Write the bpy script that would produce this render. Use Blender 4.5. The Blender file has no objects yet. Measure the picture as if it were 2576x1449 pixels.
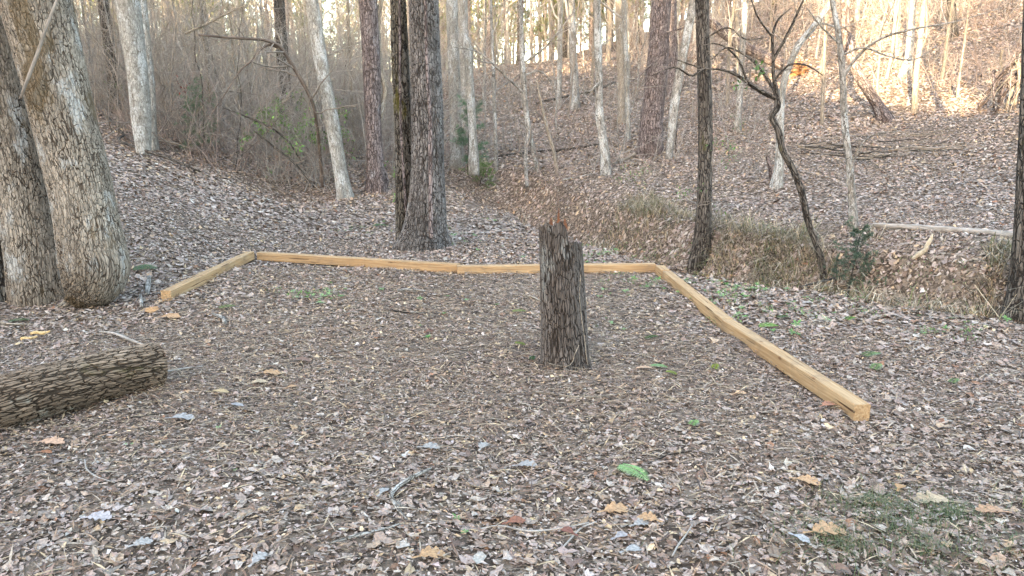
import bpy, math, numpy as np
from mathutils import Vector
rs = np.random.RandomState(11)
R_ = math.radians
scene = bpy.context.scene
C = scene.collection

# ------------------------------------------------------------------ camera
CX, CY, FPX = 1288.0, 724.5, 1860.0          # picture measured on a 2576 x 1449 grid
PITCH = math.atan((CY - 300.0) / FPX)
CAM = np.array((0.0, 0.0, 1.6))
cam = bpy.data.cameras.new('camera'); cam_o = bpy.data.objects.new('camera', cam); C.objects.link(cam_o)
cam_o.location = CAM; cam_o.rotation_euler = (math.pi / 2 - PITCH, 0, 0)
cam.sensor_width = 36; cam.lens = 36 * FPX / 2576; cam.clip_start = 0.05; cam.clip_end = 2000
scene.camera = cam_o
FW = np.array((0, math.cos(PITCH), -math.sin(PITCH))); UP = np.array((0, math.sin(PITCH), math.cos(PITCH))); RT = np.array((1.0, 0, 0))
def ray(x, y): return FW + RT * ((x - CX) / FPX) - UP * ((y - CY) / FPX)
def at(x, y, Z): return CAM + Z * ray(x, y)
def depth(p): return float(np.dot(np.asarray(p) - CAM, FW))

# ------------------------------------------------------------------ light
SUN_EL, SUN_AZ = 11.0, 26.0                    # low sun, behind the camera and to its left
world = bpy.data.worlds.new('World'); scene.world = world; world.use_nodes = True
wn = world.node_tree; wn.nodes.clear()
sky = wn.nodes.new('ShaderNodeTexSky'); sky.sky_type = 'NISHITA'; sky.sun_disc = False
sky.sun_elevation = R_(SUN_EL); sky.sun_rotation = R_(180 + SUN_AZ)
sky.air_density = 1.0; sky.dust_density = 2.0; sky.ozone_density = 0.6; sky.altitude = 300
tint = wn.nodes.new('ShaderNodeMix'); tint.data_type = 'RGBA'; tint.blend_type = 'MULTIPLY'; tint.inputs[0].default_value = 1
tint.inputs[7].default_value = (1.0, 0.90, 0.80, 1)
bg = wn.nodes.new('ShaderNodeBackground'); bg.inputs[1].default_value = 0.15
wo = wn.nodes.new('ShaderNodeOutputWorld')
wn.links.new(sky.outputs[0], tint.inputs[6]); wn.links.new(tint.outputs[2], bg.inputs[0]); wn.links.new(bg.outputs[0], wo.inputs[0])
sun = bpy.data.lights.new('sun', 'SUN'); sun.energy = 3.2; sun.angle = R_(0.5); sun.color = (1.0, 0.78, 0.50)
sun_o = bpy.data.objects.new('sun', sun); C.objects.link(sun_o)
SDIR = Vector((-math.sin(R_(SUN_AZ)) * math.cos(R_(SUN_EL)), -math.cos(R_(SUN_AZ)) * math.cos(R_(SUN_EL)), math.sin(R_(SUN_EL))))
sun_o.rotation_euler = SDIR.to_track_quat('Z', 'Y').to_euler()
vs = scene.view_settings
vs.view_transform = 'Standard'; vs.look = 'None'; vs.exposure = 3.82; vs.gamma = 1.0; vs.use_curve_mapping = False
scene.cycles.use_denoising = True
scene.cycles.max_bounces = 5; scene.cycles.diffuse_bounces = 3; scene.cycles.transmission_bounces = 3; scene.cycles.glossy_bounces = 2

# ------------------------------------------------------------------ mesh helpers
def nrm(a): return a / (np.linalg.norm(a, axis=-1, keepdims=True) + 1e-12)
def mesh(name, V, faces, attrs=None, smooth=True):
    """faces: list of int arrays (n,k)."""
    me = bpy.data.meshes.new(name); V = np.asarray(V, dtype=np.float32)
    me.vertices.add(len(V)); me.vertices.foreach_set('co', V.ravel())
    faces = [np.asarray(f, dtype=np.int32) for f in faces if len(f)]
    loops = np.concatenate([f.ravel() for f in faces]); cnt = np.concatenate([np.full(len(f), f.shape[1], np.int32) for f in faces])
    st = np.concatenate(([0], np.cumsum(cnt)[:-1])).astype(np.int32)
    me.loops.add(len(loops)); me.loops.foreach_set('vertex_index', loops)
    me.polygons.add(len(cnt)); me.polygons.foreach_set('loop_start', st)
    me.polygons.foreach_set('use_smooth', np.full(len(cnt), smooth, bool))
    me.update(calc_edges=True)
    for k, a in (attrs or {}).items():
        a = np.asarray(a, dtype=np.float32)
        t = 'FLOAT_VECTOR' if a.ndim == 2 else 'FLOAT'
        at_ = me.attributes.new(k, t, 'POINT'); at_.data.foreach_set('vector' if a.ndim == 2 else 'value', a.ravel())
    return me
def link(name, me, mat=None, parent=None):
    o = bpy.data.objects.new(name, me); C.objects.link(o)
    if mat is not None and me is not None and not me.materials: me.materials.append(mat)
    if parent is not None: o.parent = parent
    return o
def tag(o, label=None, cat=None, group=None, kind=None):
    if label: o['label'] = label
    if cat: o['category'] = cat
    if group: o['group'] = group
    if kind: o['kind'] = kind
    return o
def empty(name, loc):
    o = bpy.data.objects.new(name, None); C.objects.link(o); o.location = Vector(loc); o.empty_display_size = 0.1
    return o
def child(name, V, faces, mat, parent, attrs=None, smooth=True):
    """mesh given in world space, stored relative to the parent's base point"""
    off = np.array(parent.location) if parent is not None else 0
    return link(name, mesh(name, np.asarray(V) - off, faces, attrs, smooth), mat, parent)

def tubes(P, R, sides, cap=False, wob=None):
    """P (M,K,3), R (M,K) or (M,K,sides) -> V, [quads, caps], bk attribute"""
    P = np.asarray(P, float); M, K, _ = P.shape
    T = nrm(np.gradient(P, axis=1))
    mean = nrm(P[:, -1] - P[:, 0] + 1e-9)
    ref = np.where(np.abs(mean[:, 1:2]) < 0.8, np.array([[0, 1.0, 0]]), np.array([[1.0, 0, 0]]))[:, None, :]
    A = nrm(np.cross(T, ref)); B = np.cross(T, A)
    th = np.arange(sides) * 2 * math.pi / sides
    c, s = np.cos(th), np.sin(th)
    R = np.asarray(R, float)
    if R.ndim == 2: R = np.repeat(R[:, :, None], sides, 2)
    V = P[:, :, None, :] + R[..., None] * (A[:, :, None, :] * c[None, None, :, None] + B[:, :, None, :] * s[None, None, :, None])
    L = np.concatenate((np.zeros((M, 1)), np.cumsum(np.linalg.norm(np.diff(P, axis=1), axis=-1), 1)), 1)
    rm = R.mean(2)
    r0 = np.repeat(rm[:, :, None], sides, 2)
    seed = (np.arange(M) * 1.37)[:, None, None]
    BK = np.stack((r0 * c + seed, r0 * s - seed, np.repeat(L[:, :, None], sides, 2)), -1)
    i = np.arange(K - 1)[:, None]; j = np.arange(sides)[None, :]; j2 = (j + 1) % sides
    q = np.stack((i * sides + j, i * sides + j2, (i + 1) * sides + j2, (i + 1) * sides + j), -1).reshape(-1, 4)
    Q = (q[None] + (np.arange(M) * K * sides)[:, None, None]).reshape(-1, 4)
    faces = [Q]
    if cap:
        e = (np.arange(sides) + (K - 1) * sides)[None] + (np.arange(M) * K * sides)[:, None]
        b = np.arange(sides)[::-1][None] + (np.arange(M) * K * sides)[:, None]
        faces += [e, b]
    return V.reshape(-1, 3), faces, BK.reshape(-1, 3)
def merge(parts):
    V, F, B, n = [], {}, [], 0
    for v, fs, b in parts:
        V.append(v); B.append(b)
        for f in fs: F.setdefault(f.shape[1], []).append(f + n)
        n += len(v)
    return np.concatenate(V), [np.concatenate(f) for f in F.values()], np.concatenate(B)
def cr(pts, n):
    """Catmull-Rom through points (any dim), n samples evenly by chord"""
    p = np.asarray(pts, float)
    if len(p) == 2: return p[0] + (p[1] - p[0]) * np.linspace(0, 1, n)[:, None]
    d = np.concatenate(([0], np.cumsum(np.linalg.norm(np.diff(p[:, :3], axis=0), axis=1))))
    m = np.gradient(p, d, axis=0)
    t = np.asarray(n, float) * d[-1] if np.ndim(n) else np.linspace(0, d[-1], n)
    k = np.clip(np.searchsorted(d, t, 'right') - 1, 0, len(p) - 2)
    h = (d[k + 1] - d[k]); u = ((t - d[k]) / h)[:, None]; h = h[:, None]
    return (2*u**3 - 3*u**2 + 1) * p[k] + (u**3 - 2*u**2 + u) * h * m[k] + (-2*u**3 + 3*u**2) * p[k+1] + (u**3 - u**2) * h * m[k+1]
def spawn(P, R, n, L, ang, t0=0.3, t1=1.0, K=5, rr=0.5, up=0.15, wig=0.08, rmin=0.0015, flat=0.0):
    """n children on each parent polyline; L: (lo,hi) length, as a share of the parent's if negative"""
    M, KP, _ = P.shape
    t = (t0 + (t1 - t0) * (np.arange(n)[None] + rs.rand(M, n)) / n) * (KP - 1)
    k = np.clip(t.astype(int), 0, KP - 2); u = (t - k)[..., None]; mi = np.arange(M)[:, None]
    base = P[mi, k] * (1 - u) + P[mi, k + 1] * u
    r = (R[mi, k] * (1 - u[..., 0]) + R[mi, k + 1] * u[..., 0])
    T = nrm(P[mi, k + 1] - P[mi, k])
    rnd = rs.normal(size=(M, n, 3)); rnd[..., 2] *= (1 - flat)
    side = nrm(rnd - T * (rnd * T).sum(-1, keepdims=True))
    a = np.radians(rs.uniform(ang[0], ang[1], (M, n)))[..., None]
    D = nrm(T * np.cos(a) + side * np.sin(a))
    PL = np.linalg.norm(P[:, -1] - P[:, 0], axis=-1)[:, None]
    ln = rs.uniform(abs(L[0]), abs(L[1]), (M, n)) * (PL if L[0] < 0 else 1.0) * (1.15 - 0.5 * t / (KP - 1))
    Q = np.zeros((M, n, K, 3)); Q[:, :, 0] = base
    step = (ln / (K - 1))[..., None]
    for i in range(1, K):
        D = nrm(D + rs.normal(size=D.shape) * wig * 2.2 + np.array((0, 0, up)))
        Q[:, :, i] = Q[:, :, i - 1] + D * step
    r0 = np.maximum(r * rr * rs.uniform(0.7, 1.1, r.shape), rmin)
    tap = np.linspace(1, 0.35, K)
    RR = np.maximum(r0[..., None] * tap, rmin * 0.7)
    return Q.reshape(M * n, K, 3), RR.reshape(M * n, K)

# ------------------------------------------------------------------ terrain
def _h(ix, iy):
    v = np.sin(ix * 127.1 + iy * 311.7) * 43758.5453
    return v - np.floor(v)
def vnoise(x, y):
    xi, yi = np.floor(x), np.floor(y); fx, fy = x - xi, y - yi
    fx = fx * fx * (3 - 2 * fx); fy = fy * fy * (3 - 2 * fy)
    return ((_h(xi, yi) * (1 - fx) + _h(xi + 1, yi) * fx) * (1 - fy) + (_h(xi, yi + 1) * (1 - fx) + _h(xi + 1, yi + 1) * fx) * fy)
ctrl = [tuple(at(*c)) for c in [
    (1640,380,19),(2240,300,17.5),(2280,190,24),(2500,60,33),(2000,60,36),(1700,130,38),(1300,165,40),(1000,210,46),(1150,330,27),
    (1440,280,27),(1250,430,19),(1520,440,16.5),(1950,470,13.5),(2400,420,13.5),(2550,300,15.5),(2000,300,19),(1800,250,24),
    (2350,-10,41),(2000,20,46),(1750,90,46),(2146,573,9.8),(2500,560,9.3),(1700,510,13.5),
    (370,390,15),(500,440,14),(290,290,20),(600,470,14.5),(300,400,12),(300,480,10),(250,570,8.5),(870,500,15),(940,480,16),
    (600,330,25),(800,300,30),(100,300,22),(700,478,15.5)]]
ctrl += [(x, y, 0.0) for x in (-4.6, -2.8, -1, 1, 2.4) for y in (1, 3, 5, 7) if not (x > 2 and y > 6)]
ctrl += [(x, y, 0.0) for x in (-3, -1, .6) for y in (9, 11, 13)]
ctrl += [(-8,2,0),(-8,5,.15),(6,1,0),(9,3,.1),(-1.3,15.5,0),(-5,-5,0),(5,-5,0),(25,-5,.5),(-25,-5,.5),(12,9,1.0),(20,12,3.2),(25,25,7),
         (-15,10,1.5),(-22,25,2.5),(-5,62,4.2),(10,62,8.2),(25,62,12),(-32,62,4),(-12,45,3.2),(42,62,15),(42,20,9)]
ctrl = np.array(ctrl)
def _phi(r): return np.where(r > 1e-9, r * r * np.log(r + 1e-12), 0)
_n = len(ctrl); _A = np.zeros((_n + 3, _n + 3))
_d = np.linalg.norm(ctrl[:, None, :2] - ctrl[None, :, :2], axis=-1)
_A[:_n, :_n] = _phi(_d) + np.eye(_n) * 0.15
_A[:_n, _n] = 1; _A[:_n, _n+1:] = ctrl[:, :2]; _A[_n, :_n] = 1; _A[_n+1:, :_n] = ctrl[:, :2].T
_w = np.linalg.solve(_A, np.concatenate((ctrl[:, 2], np.zeros(3))))
def tps(x, y):
    x = np.clip(x, -32, 42); y = np.clip(y, -5, 62)
    out = _w[_n] + _w[_n+1] * x + _w[_n+2] * y
    for i in range(_n):
        r2 = (x - ctrl[i, 0])**2 + (y - ctrl[i, 1])**2
        out = out + _w[i] * 0.5 * r2 * np.log(r2 + 1e-12)
    return out
EDGE = np.array([(-6.5,27),(-3.6,21.5),(-1.26,17),(.09,13.6),(.5,12.2),(1.12,9.85),(1.72,8.6),(2.36,7.83),(2.78,7.27),(3.15,6.6),(3.75,6.05),(4.3,5.3),(6,3.2),(9,0),(14,-6),(30,-22)])
def creek_s(x, y):
    best = np.full(np.shape(x), 1e9); s = np.zeros(np.shape(x)); al = np.zeros(np.shape(x))
    for i in range(len(EDGE) - 1):
        a, b = EDGE[i], EDGE[i+1]; d = b - a; L = np.linalg.norm(d); d = d / L
        t = np.clip((x - a[0]) * d[0] + (y - a[1]) * d[1], 0, L)
        ex, ey = x - a[0] - d[0] * t, y - a[1] - d[1] * t
        dist = np.hypot(ex, ey); sg = np.where(ex * -d[1] + ey * d[0] >= 0, 1, -1)   # far side positive
        m = dist < best; best = np.where(m, dist, best); s = np.where(m, dist * sg, s); al = np.where(m, a[1] + d[1] * t, al)
    return s, al
SA, CA = math.sin(R_(SUN_AZ)), math.cos(R_(SUN_AZ))
def smooth(a, b, x): t = np.clip((x - a) / (b - a), 0, 1); return t * t * (3 - 2 * t)
def H(x, y):
    x = np.asarray(x, float); y = np.asarray(y, float)
    z = tps(x, y)
    s, al = creek_s(x, y)
    s = s + (vnoise(x * .9 + 3, y * .9) - .5) * .5
    prof = np.interp(s, [-.9, -.1, .2, .5, 1.25, 1.7, 2.05, 2.7, 3.6], [0, -.05, -.5, -1.05, -1.1, -.75, -.12, .06, .02])
    z = z + prof * (1 - smooth(15, 21, al))
    rough = smooth(9, 16, y) * .22 + .06
    z = z + (vnoise(x * .7, y * .7) - .5) * rough + (vnoise(x * 2.3 + 9, y * 2.3) - .5) * .05 + (vnoise(x * 7, y * 7 + 4) - .5) * .02
    u = -(x * SA + y * CA); lat = x * CA - y * SA            # wooded ridge behind the camera
    z = z + smooth(7, 52, u) * (15.5 + 3.4 * (1 - smooth(-14, 4, lat)) + (vnoise(lat * .22, u * .05) - .5) * 3.2)
    return z
def Hs(x, y): return float(H(np.array([x]), np.array([y]))[0])
_zs = np.concatenate((np.arange(1.8, 20, .03), np.arange(20, 90, .15)))
def ground(px, py):
    d = ray(px, py); P = CAM + _zs[:, None] * d
    below = P[:, 2] < H(P[:, 0], P[:, 1])
    k = int(np.argmax(below)) if below.any() else len(_zs) - 1
    p = P[k]; p[2] = Hs(p[0], p[1]); return p

def axis(spec):
    out = [spec[0][0]]
    for a, b, st in spec: out += list(np.arange(a + st, b + 1e-6, st))
    return np.array(sorted(set(np.round(out, 4))))
gx = axis([(-400,-60,20),(-60,-16,2),(-16,-8,.3),(-8,9,.09),(9,18,.3),(18,60,1.5),(60,400,20)])
gy = axis([(-400,-80,20),(-80,-8,2),(-8,1.4,.4),(1.4,14,.09),(14,26,.25),(26,70,1.2),(70,410,20)])
X, Y = np.meshgrid(gx, gy); Zg = H(X, Y)
nx, ny = len(gx), len(gy)
ii, jj = np.meshgrid(np.arange(ny - 1), np.arange(nx - 1), indexing='ij')
q = np.stack((ii * nx + jj, ii * nx + jj + 1, (ii + 1) * nx + jj + 1, (ii + 1) * nx + jj), -1).reshape(-1, 4)

# ------------------------------------------------------------------ materials
class N:
    def __init__(s, name):
        s.m = bpy.data.materials.new(name); s.m.use_nodes = True; s.t = s.m.node_tree; s.t.nodes.clear()
        s.out = s.t.nodes.new('ShaderNodeOutputMaterial'); s.p = s.t.nodes.new('ShaderNodeBsdfPrincipled')
        s.t.links.new(s.p.outputs[0], s.out.inputs[0])
    def set(s, sock, v):
        if hasattr(v, 'is_output'): s.t.links.new(v, sock)
        elif v is not None:
            if isinstance(v, tuple) and len(v) == 3 and sock.type == 'RGBA': v = v + (1,)
            sock.default_value = v
    def node(s, ty, props=None, **ins):
        n = s.t.nodes.new(ty)
        for k, v in (props or {}).items(): setattr(n, k, v)
        for k, v in ins.items(): s.set(n.inputs[int(k[1:])] if k[0] == 'i' and k[1:].isdigit() else n.inputs[k], v)
        return n
    def attr(s, name): return s.node('ShaderNodeAttribute', {'attribute_name': name})
    def mapping(s, v, scale, loc=(0, 0, 0)): return s.node('ShaderNodeMapping', None, Vector=v, Scale=scale, Location=loc).outputs[0]
    def noise(s, v, scale, detail=3, rough=.55): return s.node('ShaderNodeTexNoise', None, Vector=v, Scale=scale, Detail=detail, Roughness=rough).outputs[0]
    def ramp(s, f, lo, hi, a=0.0, b=1.0): return s.node('ShaderNodeMapRange', {'interpolation_type': 'SMOOTHSTEP'}, i0=f, i1=lo, i2=hi, i3=a, i4=b).outputs[0]
    def math(s, op, a, b=None): return s.node('ShaderNodeMath', {'operation': op}, i0=a, i1=b).outputs[0]
    def mix(s, f, a, b, bt='MIX'):
        n = s.node('ShaderNodeMix', {'data_type': 'RGBA', 'blend_type': bt}); s.set(n.inputs[0], f); s.set(n.inputs[6], a); s.set(n.inputs[7], b); return n.outputs[2]
    def bump(s, h, dist, strength=1.0): s.t.links.new(s.node('ShaderNodeBump', None, Strength=strength, Distance=dist, Height=h).outputs[0], s.p.inputs['Normal'])
    def fin(s, col, rough=.8, spec=.3):
        s.set(s.p.inputs['Base Color'], col); s.set(s.p.inputs['Roughness'], rough); s.set(s.p.inputs['Specular IOR Level'], spec); return s.m

def bark(name, plate, plate2, crack, S=26, st=.4, wide=.16, lichen=(.45, .45, .42), lich=.55, moss=(.09, .085, .025), mossy=.7, depth=0, bumpd=.012, fine=1.0, blotch=0.0, fade=0.0):
    n = N(name); bk = n.attr('bk').outputs['Vector']
    warp = n.node('ShaderNodeTexNoise', None, Vector=n.mapping(bk, (9, 9, 5)), Scale=1.0, Detail=2.0).outputs[1]
    v = n.node('ShaderNodeVectorMath', {'operation': 'MULTIPLY_ADD'}, i0=warp, i1=(1.1, 1.1, 1.1), i2=n.mapping(bk, (S, S, S * st))).outputs[0]
    vo = n.node('ShaderNodeTexVoronoi', {'feature': 'DISTANCE_TO_EDGE'}, Vector=v, Scale=1.0, Randomness=1.0)
    v2 = n.node('ShaderNodeVectorMath', {'operation': 'MULTIPLY_ADD'}, i0=warp, i1=(1.6, 1.6, 1.6), i2=n.mapping(bk, (S * .8, S * .8, S * st * .22))).outputs[0]
    vr = n.node('ShaderNodeTexVoronoi', {'feature': 'DISTANCE_TO_EDGE'}, Vector=v2, Scale=1.0)
    vc = n.node('ShaderNodeTexVoronoi', {'feature': 'F1'}, Vector=v, Scale=1.0)
    e1 = n.ramp(vo.outputs[0], .01, wide); e2 = n.ramp(vr.outputs[0], .01, wide * 1.3)
    e = n.math('MULTIPLY', n.math('POWER', e1, .7), e2)
    if fade:
        fm = n.ramp(n.noise(n.mapping(bk, (5, 5, 2.2), (2, 9, 4)), 1.0, 4, .6), .45, .62, 0, fade)
        e = n.math('MAXIMUM', e, n.math('MULTIPLY', fm, n.math('ADD', e, .55)))
    fn = n.noise(n.mapping(bk, (60, 60, 30)), 1.0, 4)
    big = n.noise(n.mapping(bk, (3.2, 3.2, 1.1)), 1.0, 3)
    cellv = n.math('MULTIPLY_ADD', n.node('ShaderNodeSeparateColor', None, i0=vc.outputs[1]).outputs[0], .5)
    n.t.nodes[-1].inputs[2].default_value = .72
    col = n.mix(n.ramp(big, .38, .62), plate, plate2)
    col = n.mix(1.0, col, n.node('ShaderNodeCombineColor', None, i0=cellv, i1=cellv, i2=cellv).outputs[0], 'MULTIPLY')
    col = n.mix(n.ramp(fn, .35, .7, 0, .35 * fine), col, crack)
    lm = n.ramp(n.noise(n.mapping(bk, (4.2, 4.2, 2.0), (5, 2, 1)), 1.0, 6, .65), lich, lich + .1)
    lm = n.math('MULTIPLY', lm, n.ramp(fn, .3, .55, .35, 1))
    col = n.mix(lm, col, lichen)
    if blotch:
        bm = n.ramp(n.noise(n.mapping(bk, (16, 16, 7), (1, 7, 3)), 1.0, 5, .7), .56, .62, 0, blotch); col = n.mix(bm, col, crack)
    col = n.mix(e, crack, col)
    mm = n.ramp(n.noise(n.mapping(bk, (3.0, 3.0, 1.3), (11, 4, 8)), 1.0, 6, .6), mossy, mossy + .08, 0, .85)
    col = n.mix(mm, col, moss)
    h = n.math('ADD', e, n.math('MULTIPLY', fn, .25))
    if depth:
        dn = n.node('ShaderNodeDisplacement', None, Height=h, Midlevel=.9, Scale=depth)
        n.t.links.new(dn.outputs[0], n.out.inputs['Displacement']); n.m.displacement_method = 'BOTH'
    else: n.bump(h, bumpd)
    return n.fin(col, .88, .2)
BK = dict(
  oak=bark('bark_pale_plated', (.31,.265,.21), (.22,.185,.145), (.05,.037,.026), S=46, st=.34, wide=.05, lichen=(.335,.33,.305), lich=.53, moss=(.11,.08,.045), mossy=.52, depth=.011, fade=.75),
  black=bark('bark_dark_plated', (.195,.18,.17), (.13,.12,.112), (.03,.024,.02), S=34, st=.38, wide=.07, lichen=(.27,.27,.26), lich=.62, moss=(.08,.065,.02), mossy=.7, depth=.016, fade=.4),
  mossy=bark('bark_mossy_dark', (.15,.135,.115), (.10,.09,.07), (.018,.014,.011), S=24, st=.4, wide=.075, lich=.7, moss=(.085,.075,.018), mossy=.56, depth=.018),
  stump=bark('bark_weathered_stump', (.15,.13,.115), (.095,.078,.066), (.02,.015,.011), S=60, st=.2, wide=.06, lichen=(.20,.20,.185), lich=.6, moss=(.055,.042,.024), mossy=.62, depth=.008, fade=.25),
  log=bark('bark_log', (.265,.20,.145), (.18,.128,.09), (.03,.021,.014), S=58, st=.2, wide=.075, lichen=(.40,.40,.34), lich=.64, moss=(.12,.105,.035), mossy=.585, depth=.011, fade=.2),
  grey=bark('bark_smooth_grey', (.36,.345,.31), (.27,.255,.225), (.13,.115,.095), S=34, st=.5, wide=.04, lichen=(.46,.46,.44), lich=.5, moss=(.12,.11,.06), mossy=.72, bumpd=.006, blotch=.6),
  spot=bark('bark_spotted_pale', (.33,.31,.28), (.23,.215,.19), (.08,.068,.055), S=30, st=.7, wide=.03, lichen=(.46,.46,.44), lich=.52, moss=(.15,.14,.08), mossy=.75, bumpd=.004, blotch=.8),
  pine=bark('bark_pine_plates', (.25,.205,.195), (.19,.15,.14), (.06,.045,.04), S=22, st=.45, wide=.075, lichen=(.33,.31,.31), lich=.6, mossy=.85, bumpd=.02),
  dark=bark('bark_dark', (.155,.135,.115), (.105,.09,.075), (.018,.014,.011), S=30, st=.25, wide=.08, lich=.7, moss=(.09,.08,.03), mossy=.6, bumpd=.015),
  tan=bark('bark_tan', (.34,.29,.23), (.25,.215,.17), (.12,.095,.07), S=40, st=.3, wide=.04, lich=.6, mossy=.8, bumpd=.004),
)
def twigbark(name, a, b):
    n = N(name); f = n.noise(n.mapping(n.attr('bk').outputs['Vector'], (25, 25, 6)), 1.0, 3, .6)
    return n.fin(n.mix(n.ramp(f, .35, .65), a, b), .85, .2)
BK['twig'] = twigbark('bark_twig', (.27, .235, .20), (.16, .135, .11))
BK['twig_grey'] = twigbark('bark_twig_grey', (.36, .33, .30), (.21, .19, .165))
BK['twig_red'] = twigbark('bark_twig_reddish', (.33, .26, .23), (.20, .155, .13))
BK['twig_dark'] = twigbark('bark_twig_dark', (.15, .12, .10), (.09, .07, .058))
def colmat(name, rough=.7, spec=.3, vein=0.15, trans=0.0):
    n = N(name); c = n.attr('col').outputs['Vector']
    g = n.node('ShaderNodeNewGeometry')
    f = n.noise(g.outputs['Position'], 90, 3)
    k = n.ramp(f, .3, .7, 1 - vein * 2, 1 + vein)
    col = n.mix(1.0, c, n.node('ShaderNodeCombineColor', None, i0=k, i1=k, i2=k).outputs[0], 'MULTIPLY')
    n.bump(f, .003, .5)
    if trans:
        n.fin(col, rough, spec)
        tr = n.node('ShaderNodeBsdfTranslucent', None, Color=col); mx = n.node('ShaderNodeMixShader', None, i0=trans, i1=n.p.outputs[0], i2=tr.outputs[0])
        n.t.links.new(mx.outputs[0], n.out.inputs[0]); return n.m
    return n.fin(col, rough, spec)
M_litter = colmat('leaf_litter', .62, .35)
M_green = colmat('green_leaf', .5, .4, .12, .25)
M_grass = colmat('dry_grass_blades', .7, .3)
def soil():
    n = N('forest_soil'); p = n.node('ShaderNodeNewGeometry').outputs['Position']
    a = n.noise(p, 14, 6, .7); b = n.noise(p, 1.1, 3); vo = n.node('ShaderNodeTexVoronoi', None, Vector=p, Scale=38.0)
    col = n.mix(n.ramp(b, .35, .65), (.08, .062, .049), (.12, .092, .072))
    col = n.mix(n.ramp(a, .4, .65), col, (.05, .038, .03))
    col = n.mix(n.ramp(n.node('ShaderNodeSeparateColor', None, i0=vo.outputs[1]).outputs[0], .3, .8, 0, .8), col, (.25, .195, .15))
    n.bump(a, .03); return n.fin(col, .95, .1)
def timber_mat():
    n = N('sawn_pine_timber'); g = n.attr('bk').outputs['Vector']; oi = n.node('ShaderNodeObjectInfo').outputs['Random']
    off = n.node('ShaderNodeCombineXYZ', None, i0=n.math('MULTIPLY', oi, 37.0), i1=n.math('MULTIPLY', oi, 11.0), i2=0.0).outputs[0]
    v = n.node('ShaderNodeVectorMath', {'operation': 'ADD'}, i0=g, i1=off).outputs[0]
    w = n.node('ShaderNodeTexNoise', None, Vector=n.mapping(v, (1.2, 30, 30)), Scale=1.0, Detail=4.0).outputs[0]
    rings = n.math('SINE', n.math('MULTIPLY', w, 30.0)); gr = n.noise(n.mapping(v, (2.5, 90, 90)), 1.0, 2)
    col = n.mix(n.ramp(rings, -1, 1), (.37, .245, .13), (.44, .31, .175))
    col = n.mix(n.ramp(gr, .35, .7, 0, .7), col, (.27, .165, .08))
    kn = n.node('ShaderNodeTexVoronoi', None, Vector=n.mapping(v, (4.2, 9, 9)), Scale=1.0)
    col = n.mix(n.ramp(kn.outputs[0], .03, .15, .85, 0), col, (.14, .06, .025))
    dirt = n.noise(v, 5, 5, .7); col = n.mix(n.ramp(dirt, .48, .72, 0, .6), col, (.22, .155, .10))
    ck = n.noise(n.mapping(v, (1.5, 60, 60), (3, 1, 2)), 1.0, 2); ckm = n.ramp(ck, .655, .67)
    col = n.mix(ckm, col, (.07, .035, .018))
    n.bump(n.math('SUBTRACT', gr, ckm), .0015, .6); return n.fin(col, .75, .2)
def plain(name, a, b, sc=30, rough=.85, bump=.004):
    n = N(name); p = n.node('ShaderNodeNewGeometry').outputs['Position']; f = n.noise(p, sc, 5, .65)
    n.bump(f, bump); return n.fin(n.mix(n.ramp(f, .35, .65), a, b), rough, .25)
M_soil = soil(); M_timber = timber_mat()
M_cut = plain('grey_weathered_cut_wood', (.16, .14, .15), (.32, .25, .20), 40)
M_rust = plain('rusty_broken_heartwood', (.19, .075, .035), (.10, .05, .03), 60)
M_clay = plain('orange_clay', (.32, .15, .06), (.14, .07, .035), 9, .95, .03)
M_blue = plain('blue_flagging_tape', (.02, .28, .62), (.03, .36, .75), 20, .4)
M_drift = plain('bleached_driftwood', (.50, .44, .34), (.36, .30, .21), 30)
M_chip = plain('fresh_wood_chip', (.55, .36, .15), (.62, .45, .24), 50)

# ------------------------------------------------------------------ setting: ground
tag(link('ground', mesh('ground', np.stack((X, Y, Zg), -1).reshape(-1, 3), [q]), M_soil), kind='structure')

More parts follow.
